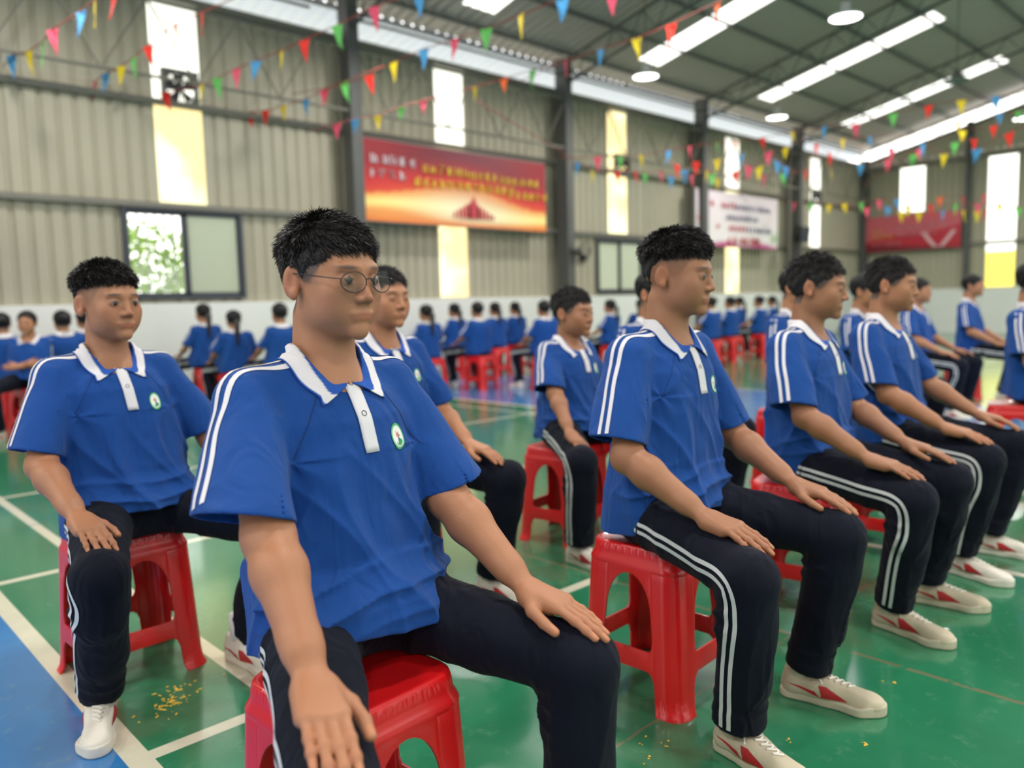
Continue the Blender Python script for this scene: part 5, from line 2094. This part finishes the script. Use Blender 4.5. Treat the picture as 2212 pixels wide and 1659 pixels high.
BX0, BX1, BZ0, BZ1 = 6.69, 10.74, 2.47, 3.69
bo, bc_ = banner('slogan_banner', 'long red banner with white and yellow lettering over a golden sunrise, on the left wall', (BX0, 10.24, BZ0), (1, 0, 0), BX1 - BX0, BZ1 - BZ0, c1)
W_, H_ = BX1 - BX0, BZ1 - BZ0
gl = lambda *a, **k: glyph_row(bo, (1, 0, 0), (0, 1, 0), W_, H_, *a, **k)
gl(.075, .765, 5, .155, M['ink_white'], 1)
gl(.315, .72, 6, .150, M['ink_yellow'], 2)
gl(.555, .705, 4, .150, M['ink_yellow'], 3)
gl(.725, .69, 6, .150, M['ink_yellow'], 4)
gl(.07, .59, 4, .155, M['ink_white'], 5)
gl(.27, .545, 13, .155, M['ink_yellow'], 6)
gl(.78, .50, 6, .150, M['ink_yellow'], 7)
# skyline with a pointed gate tower, red
bm = bmesh.new()
for x, w, z in ((-.42, .03, .10), (-.33, .04, .14), (-.25, .05, .17), (-.17, .05, .22), (-.10, .05, .24), (.10, .05, .22), (.18, .05, .19), (.27, .05, .15), (.36, .04, .11), (.44, .03, .08)):
    box_bm(bm, (W_ * .56 + x - w / 2, -.03, H_ * .11), (W_ * .56 + x + w / 2, -.024, H_ * .11 + z))
v = [bm.verts.new((W_ * .56 + a, -.03, H_ * .11 + b)) for a, b in ((-.12, 0), (.12, 0), (.10, .20), (.02, .33), (0, .40), (-.02, .33), (-.10, .20))]
bm.faces.new(v)
obj('skyline_print', bm, M['ink_red'], bo, False)
# thin frame behind
bm = bmesh.new()
for a, b in (((0, .03, 0), (W_, .03, 0)), ((0, .03, H_), (W_, .03, H_)), ((0, .03, 0), (0, .03, H_)), ((W_, .03, 0), (W_, .03, H_)), ((W_ / 2, .03, 0), (W_ / 2, .03, H_))):
    bar_bm(bm, a, b, .03)
for x in (.1, W_ - .1): bar_bm(bm, (x, .04, H_ * .9), (x, .30, H_ * .9), .03)
obj('banner_frame', bm, M['galv'], bo, False)


def c2(u, v):
    c = lerp(srgb(232, 226, 224), srgb(226, 208, 216), v)
    if v < .12: c = lerp(srgb(190, 60, 130), c, smooth01(v / .12 + .25 * math.sin(u * 14)))
    if u > .88 and .08 < v < .36: c = lerp(c, srgb(110, 160, 80), .8 * math.exp(-((u - .95) / .05) ** 2 - ((v - .2) / .1) ** 2))
    if math.hypot((u - .08) / .06, (v - .48) / .09) < 1: c = srgb(228, 110, 100)
    return c


X0, X1, Z0, Z1 = 15.64, 19.44, 2.40, 3.66
b2, _ = banner('notice_banner', 'white and pink banner with red and grey lettering between two steel columns', (X0, 10.24, Z0), (1, 0, 0), X1 - X0, Z1 - Z0, c2)
W2, H2 = X1 - X0, Z1 - Z0
for a in ((.18, .78, 1, .16, M['ink_red'], 1), (.30, .77, 4, .15, M['ink_red'], 2), (.47, .76, 10, .15, M['ink_grey'], 3), (.36, .56, 9, .15, M['ink_grey'], 4), (.25, .37, 1, .16, M['ink_red'], 5), (.39, .36, 5, .15, M['ink_red'], 6), (.62, .35, 7, .15, M['ink_grey'], 7), (.38, .13, 6, .24, M['ink_red'], 8)):
    glyph_row(b2, (1, 0, 0), (0, 1, 0), W2, H2, *a)
bm = bmesh.new()
for a, b in (((0, .03, 0), (W2, .03, 0)), ((0, .03, H2), (W2, .03, H2)), ((0, .03, 0), (0, .03, H2)), ((W2, .03, 0), (W2, .03, H2))):
    bar_bm(bm, a, b, .03)
for x in (.3, W2 - .1): bar_bm(bm, (x, .04, H2 * .9), (x, .30, H2 * .9), .03)
obj('banner_frame', bm, M['galv'], b2, False)


def c3(u, v):
    c = lerp(srgb(178, 26, 44), srgb(206, 50, 72), v)
    if v > .30 + .35 * u + .05 * math.sin(u * 6): c = lerp(c, srgb(206, 104, 112), .75)
    if v < .22 - .2 * u: c = srgb(120, 20, 36)
    return c


b3, _ = banner('red_banner', 'red and rose banner with two pale wing shapes on the far end wall', (XE - .22, 10.35, 2.46), (0, -1, 0), 2.68, 1.07, c3, back=(1, 0, 0))
for a in ((.10, .58, 2, .13, M['ink_yellow'], 1), (.10, .42, 4, .14, M['ink_yellow'], 2), (.36, .66, 10, .13, M['ink_pink'], 3), (.36, .46, 8, .13, M['ink_pink'], 4), (.10, .24, 6, .13, M['ink_pink'], 5)):
    glyph_row(b3, (0, -1, 0), (1, 0, 0), 2.68, 1.07, *a)
bm = bmesh.new()
for sg in (-1, 1):
    for k in range(8):
        t0, t1 = k / 8, (k + 1) / 8
        f0 = lambda t: (-.022, -(2.68 * .78 + sg * (.06 + .36 * t)), .06 + .46 * t ** 1.2)
        q = []
        for t, s_ in ((t0, -1), (t0, 1), (t1, 1), (t1, -1)):
            a = f0(t); q.append(bm.verts.new((a[0], a[1] + s_ * .07 * sg, a[2])))
        bm.faces.new(q)
obj('wing_print', bm, M['ink_pink'], b3, False)
bm = bmesh.new()
for a, b in (((.03, 0, 0), (.03, -2.68, 0)), ((.03, 0, 1.07), (.03, -2.68, 1.07)), ((.03, -.1, .9), (.22, -.1, .9)), ((.03, -2.6, .9), (.22, -2.6, .9))):
    bar_bm(bm, a, b, .025)
obj('banner_frame', bm, M['galv'], b3, False)

# ------------------------------------------------------------------ bunting
FL = dict(r='red', p='pink', y='yellow', g='green', b='blue', o='orange')


def bunting(label, pts, d0, d1, size=.235, ext=(1, 1)):
    """pts: (x, y, colour) along the cord; depth runs from d0 to d1 (linear in 1/d)"""
    n = len(pts)
    P = []
    L = [0]
    for a, b in zip(pts, pts[1:]): L.append(L[-1] + math.hypot(a[0] - b[0], a[1] - b[1]))
    for (x, y, c), l in zip(pts, L):
        t = l / max(L[-1], 1)
        inv = (1 / d0) * (1 - t) + (1 / d1) * t
        d = 1 / inv
        P.append((at_d(x, y - size * FPX / d * .42, d), c))
    o = empty('pennant_bunting', tuple(P[0][0])); tag(o, label, 'bunting', None)
    org = Vector(P[0][0])
    line = [Vector(p) - org for p, c in P]
    if ext[0]: line.insert(0, line[0] * 1 + (line[0] - line[1]) * 1.5 * ext[0])
    if ext[1]: line.append(line[-1] + (line[-1] - line[-2]) * 1.5 * ext[1])
    obj('cord', tube(line, .006, 5), M['cord'], o)
    for i, (p, c) in enumerate(P):
        p = Vector(p) - org
        a = Vector(P[max(i - 1, 0)][0]); b = Vector(P[min(i + 1, n - 1)][0])
        t = (b - a); t.z *= .6; t.normalize()
        if t.length < .5: t = Vector((1, 0, 0))
        nrm = t.cross(Vector((0, 0, 1))).normalized()
        sw = rnd.uniform(-.28, .28); tw = rnd.uniform(-.5, .5)
        t = (t * math.cos(tw) + nrm * math.sin(tw)).normalized()
        bm = bmesh.new(); N = 5; rows = []
        for j in range(N + 1):
            v = j / N; w = size * .62 * (1 - v) * .5 + .001
            c0 = p + Vector((0, 0, -size * v)) + nrm * (sw * size * v * v) + t * (rnd.uniform(-.01, .01) * v)
            rows.append([bm.verts.new(c0 - t * w), bm.verts.new(c0 + nrm * .012 * math.sin(v * 5 + i)), bm.verts.new(c0 + t * w)])
        for a_, b_ in zip(rows, rows[1:]):
            for q in range(2): bm.faces.new((a_[q], a_[q + 1], b_[q + 1], b_[q]))
        obj('pennant', bm, M['flag_' + FL[c]], o, False)
    return o


bunting('pennant bunting rising from the second steel column, with a red and an orange flag', [(1145, 178, 'g'), (1222, 147, 'p'), (1298, 123, 'b'), (1375, 102, 'y'), (1450, 73, 'r'), (1550, 28, 'o')], 13.2, 7.2)
bunting('pennant bunting passing under the first roof strip, yellow and blue flags at its top', [(697, 207, 'p'), (745, 199, 'g'), (797, 180, 'r'), (850, 152, 'y'), (915, 125, 'b'), (982, 104, 'p'), (1050, 82, 'g'), (1125, 54, 'y'), (1215, 20, 'b'), (1322, -2, 'p')], 10.6, 6.9)
bunting('pennant bunting in the top left corner, yellow and blue flags at its upper end', [(3, 167, 'r'), (24, 140, 'b'), (62, 132, 'y'), (92, 112, 'g'), (113, 86, 'p'), (175, 48, 'b'), (205, 24, 'y'), (246, 8, 'r')], 9.0, 6.9, .25)
bunting('pennant bunting crossing left of the exhaust fan, ending in the daylight strip', [(203, 193, 'p'), (228, 177, 'b'), (261, 162, 'y'), (288, 143, 'g'), (320, 117, 'r'), (380, 72, 'o'), (436, 48, 'r')], 9.6, 8.0)
bunting('pennant bunting crossing the exhaust fan towards the top centre', [(358, 217, 'r'), (435, 202, 'y'), (468, 187, 'g'), (510, 167, 'p'), (552, 150, 'b'), (608, 129, 'y'), (657, 106, 'r'), (728, 75, 'g'), (808, 36, 'p'), (905, 6, 'b')], 10.0, 7.4)
bunting('pennant bunting low between the first two steel columns, starting left of the red banner', [(540, 256, 'r'), (573, 253, 'r'), (612, 243, 'y'), (660, 229, 'b'), (700, 208, 'p'), (745, 190, 'g')], 10.9, 10.6, .21, (3, 1.2))
bunting('pennant bunting above the red banner', [(728, 281, 'p'), (766, 270, 'b'), (816, 263, 'y'), (866, 243, 'g'), (914, 230, 'p'), (1026, 200, 'y'), (1088, 182, 'o'), (1150, 163, 'g')], 9.9, 11.5, .19, (1, 1))
bunting('pennant bunting over the small sliding window, left of the white banner', [(1248, 362, 'b'), (1280, 381, 'y'), (1333, 382, 'r'), (1373, 383, 'r'), (1393, 386, 'g'), (1428, 381, 'p'), (1450, 392, 'b'), (1494, 390, 'p'), (1527, 380, 'y'), (1550, 397, 'y')], 11.5, 13.5, .2, (4, 2))
bunting('pennant bunting above the white banner from blue to green flags', [(1291, 352, 'p'), (1340, 350, 'g'), (1385, 348, 'y'), (1444, 337, 'b'), (1490, 328, 'p'), (1549, 320, 'g'), (1589, 317, 'o'), (1647, 309, 'r'), (1712, 295, 'y')], 12, 15, .22)
bunting('pennant bunting cluster line crossing the white banner top', [(1462, 368, 'r'), (1479, 380, 'b'), (1503, 362, 'r'), (1539, 388, 'g'), (1549, 357, 'y'), (1589, 383, 'r'), (1602, 346, 'b'), (1617, 372, 'p'), (1640, 374, 'y'), (1660, 341, 'p'), (1680, 361, 'b'), (1697, 372, 'b')], 14, 13, .24)
bunting('pennant bunting with green then red flag under the third roof strip', [(1697, 330, 'y'), (1780, 285, 'b'), (1848, 280, 'p'), (1929, 258, 'g'), (2006, 241, 'r'), (2077, 229, 'y'), (2152, 222, 'b')], 15, 12.2, .24)
bunting('pennant bunting left of the far corner, mostly pink and red', [(1650, 390, 'p'), (1692, 386, 'g'), (1741, 380, 'r'), (1763, 322, 'r'), (1793, 342, 'r'), (1795, 375, 'y'), (1820, 311, 'y'), (1879, 306, 'b')], 15, 16, .24)
bunting('pennant bunting before the end wall, passing over the small white window', [(1859, 348, 'y'), (1859, 366, 'b'), (1918, 357, 'p'), (1925, 331, 'p'), (1973, 346, 'g'), (1993, 322, 'b'), (2039, 346, 'y'), (2063, 320, 'g'), (2105, 313, 'r'), (2110, 335, 'b'), (2180, 300, 'r')], 15, 12.5, .24)
bunting('pennant bunting under the gable at the right, yellow and blue flags', [(1985, 330, 'p'), (2070, 272, 'y'), (2079, 293, 'y'), (2147, 283, 'r'), (2160, 256, 'b'), (2200, 250, 'g')], 14, 13, .2)
bunting('lower pennant bunting across the top of the rose banner', [(1716, 447, 'p'), (1752, 448, 'g'), (1791, 451, 'y'), (1824, 449, 'y'), (1861, 447, 'g'), (1899, 442, 'p'), (1938, 440, 'b'), (1962, 455, 'y'), (2011, 453, 'r'), (2064, 451, 'g'), (2112, 452, 'p'), (2160, 452, 'y'), (2200, 459, 'g')], 20, 15, .25)
bunting('second lower pennant bunting, behind the first, over the rose banner', [(1872, 458, 'p'), (1918, 456, 'b'), (1947, 468, 'y'), (1985, 468, 'y'), (2037, 465, 'b'), (2031, 436, 'o'), (2081, 434, 'r'), (2081, 465, 'y'), (2125, 431, 'p'), (2129, 467, 'r'), (2112, 467, 'y')], 19, 16, .25)
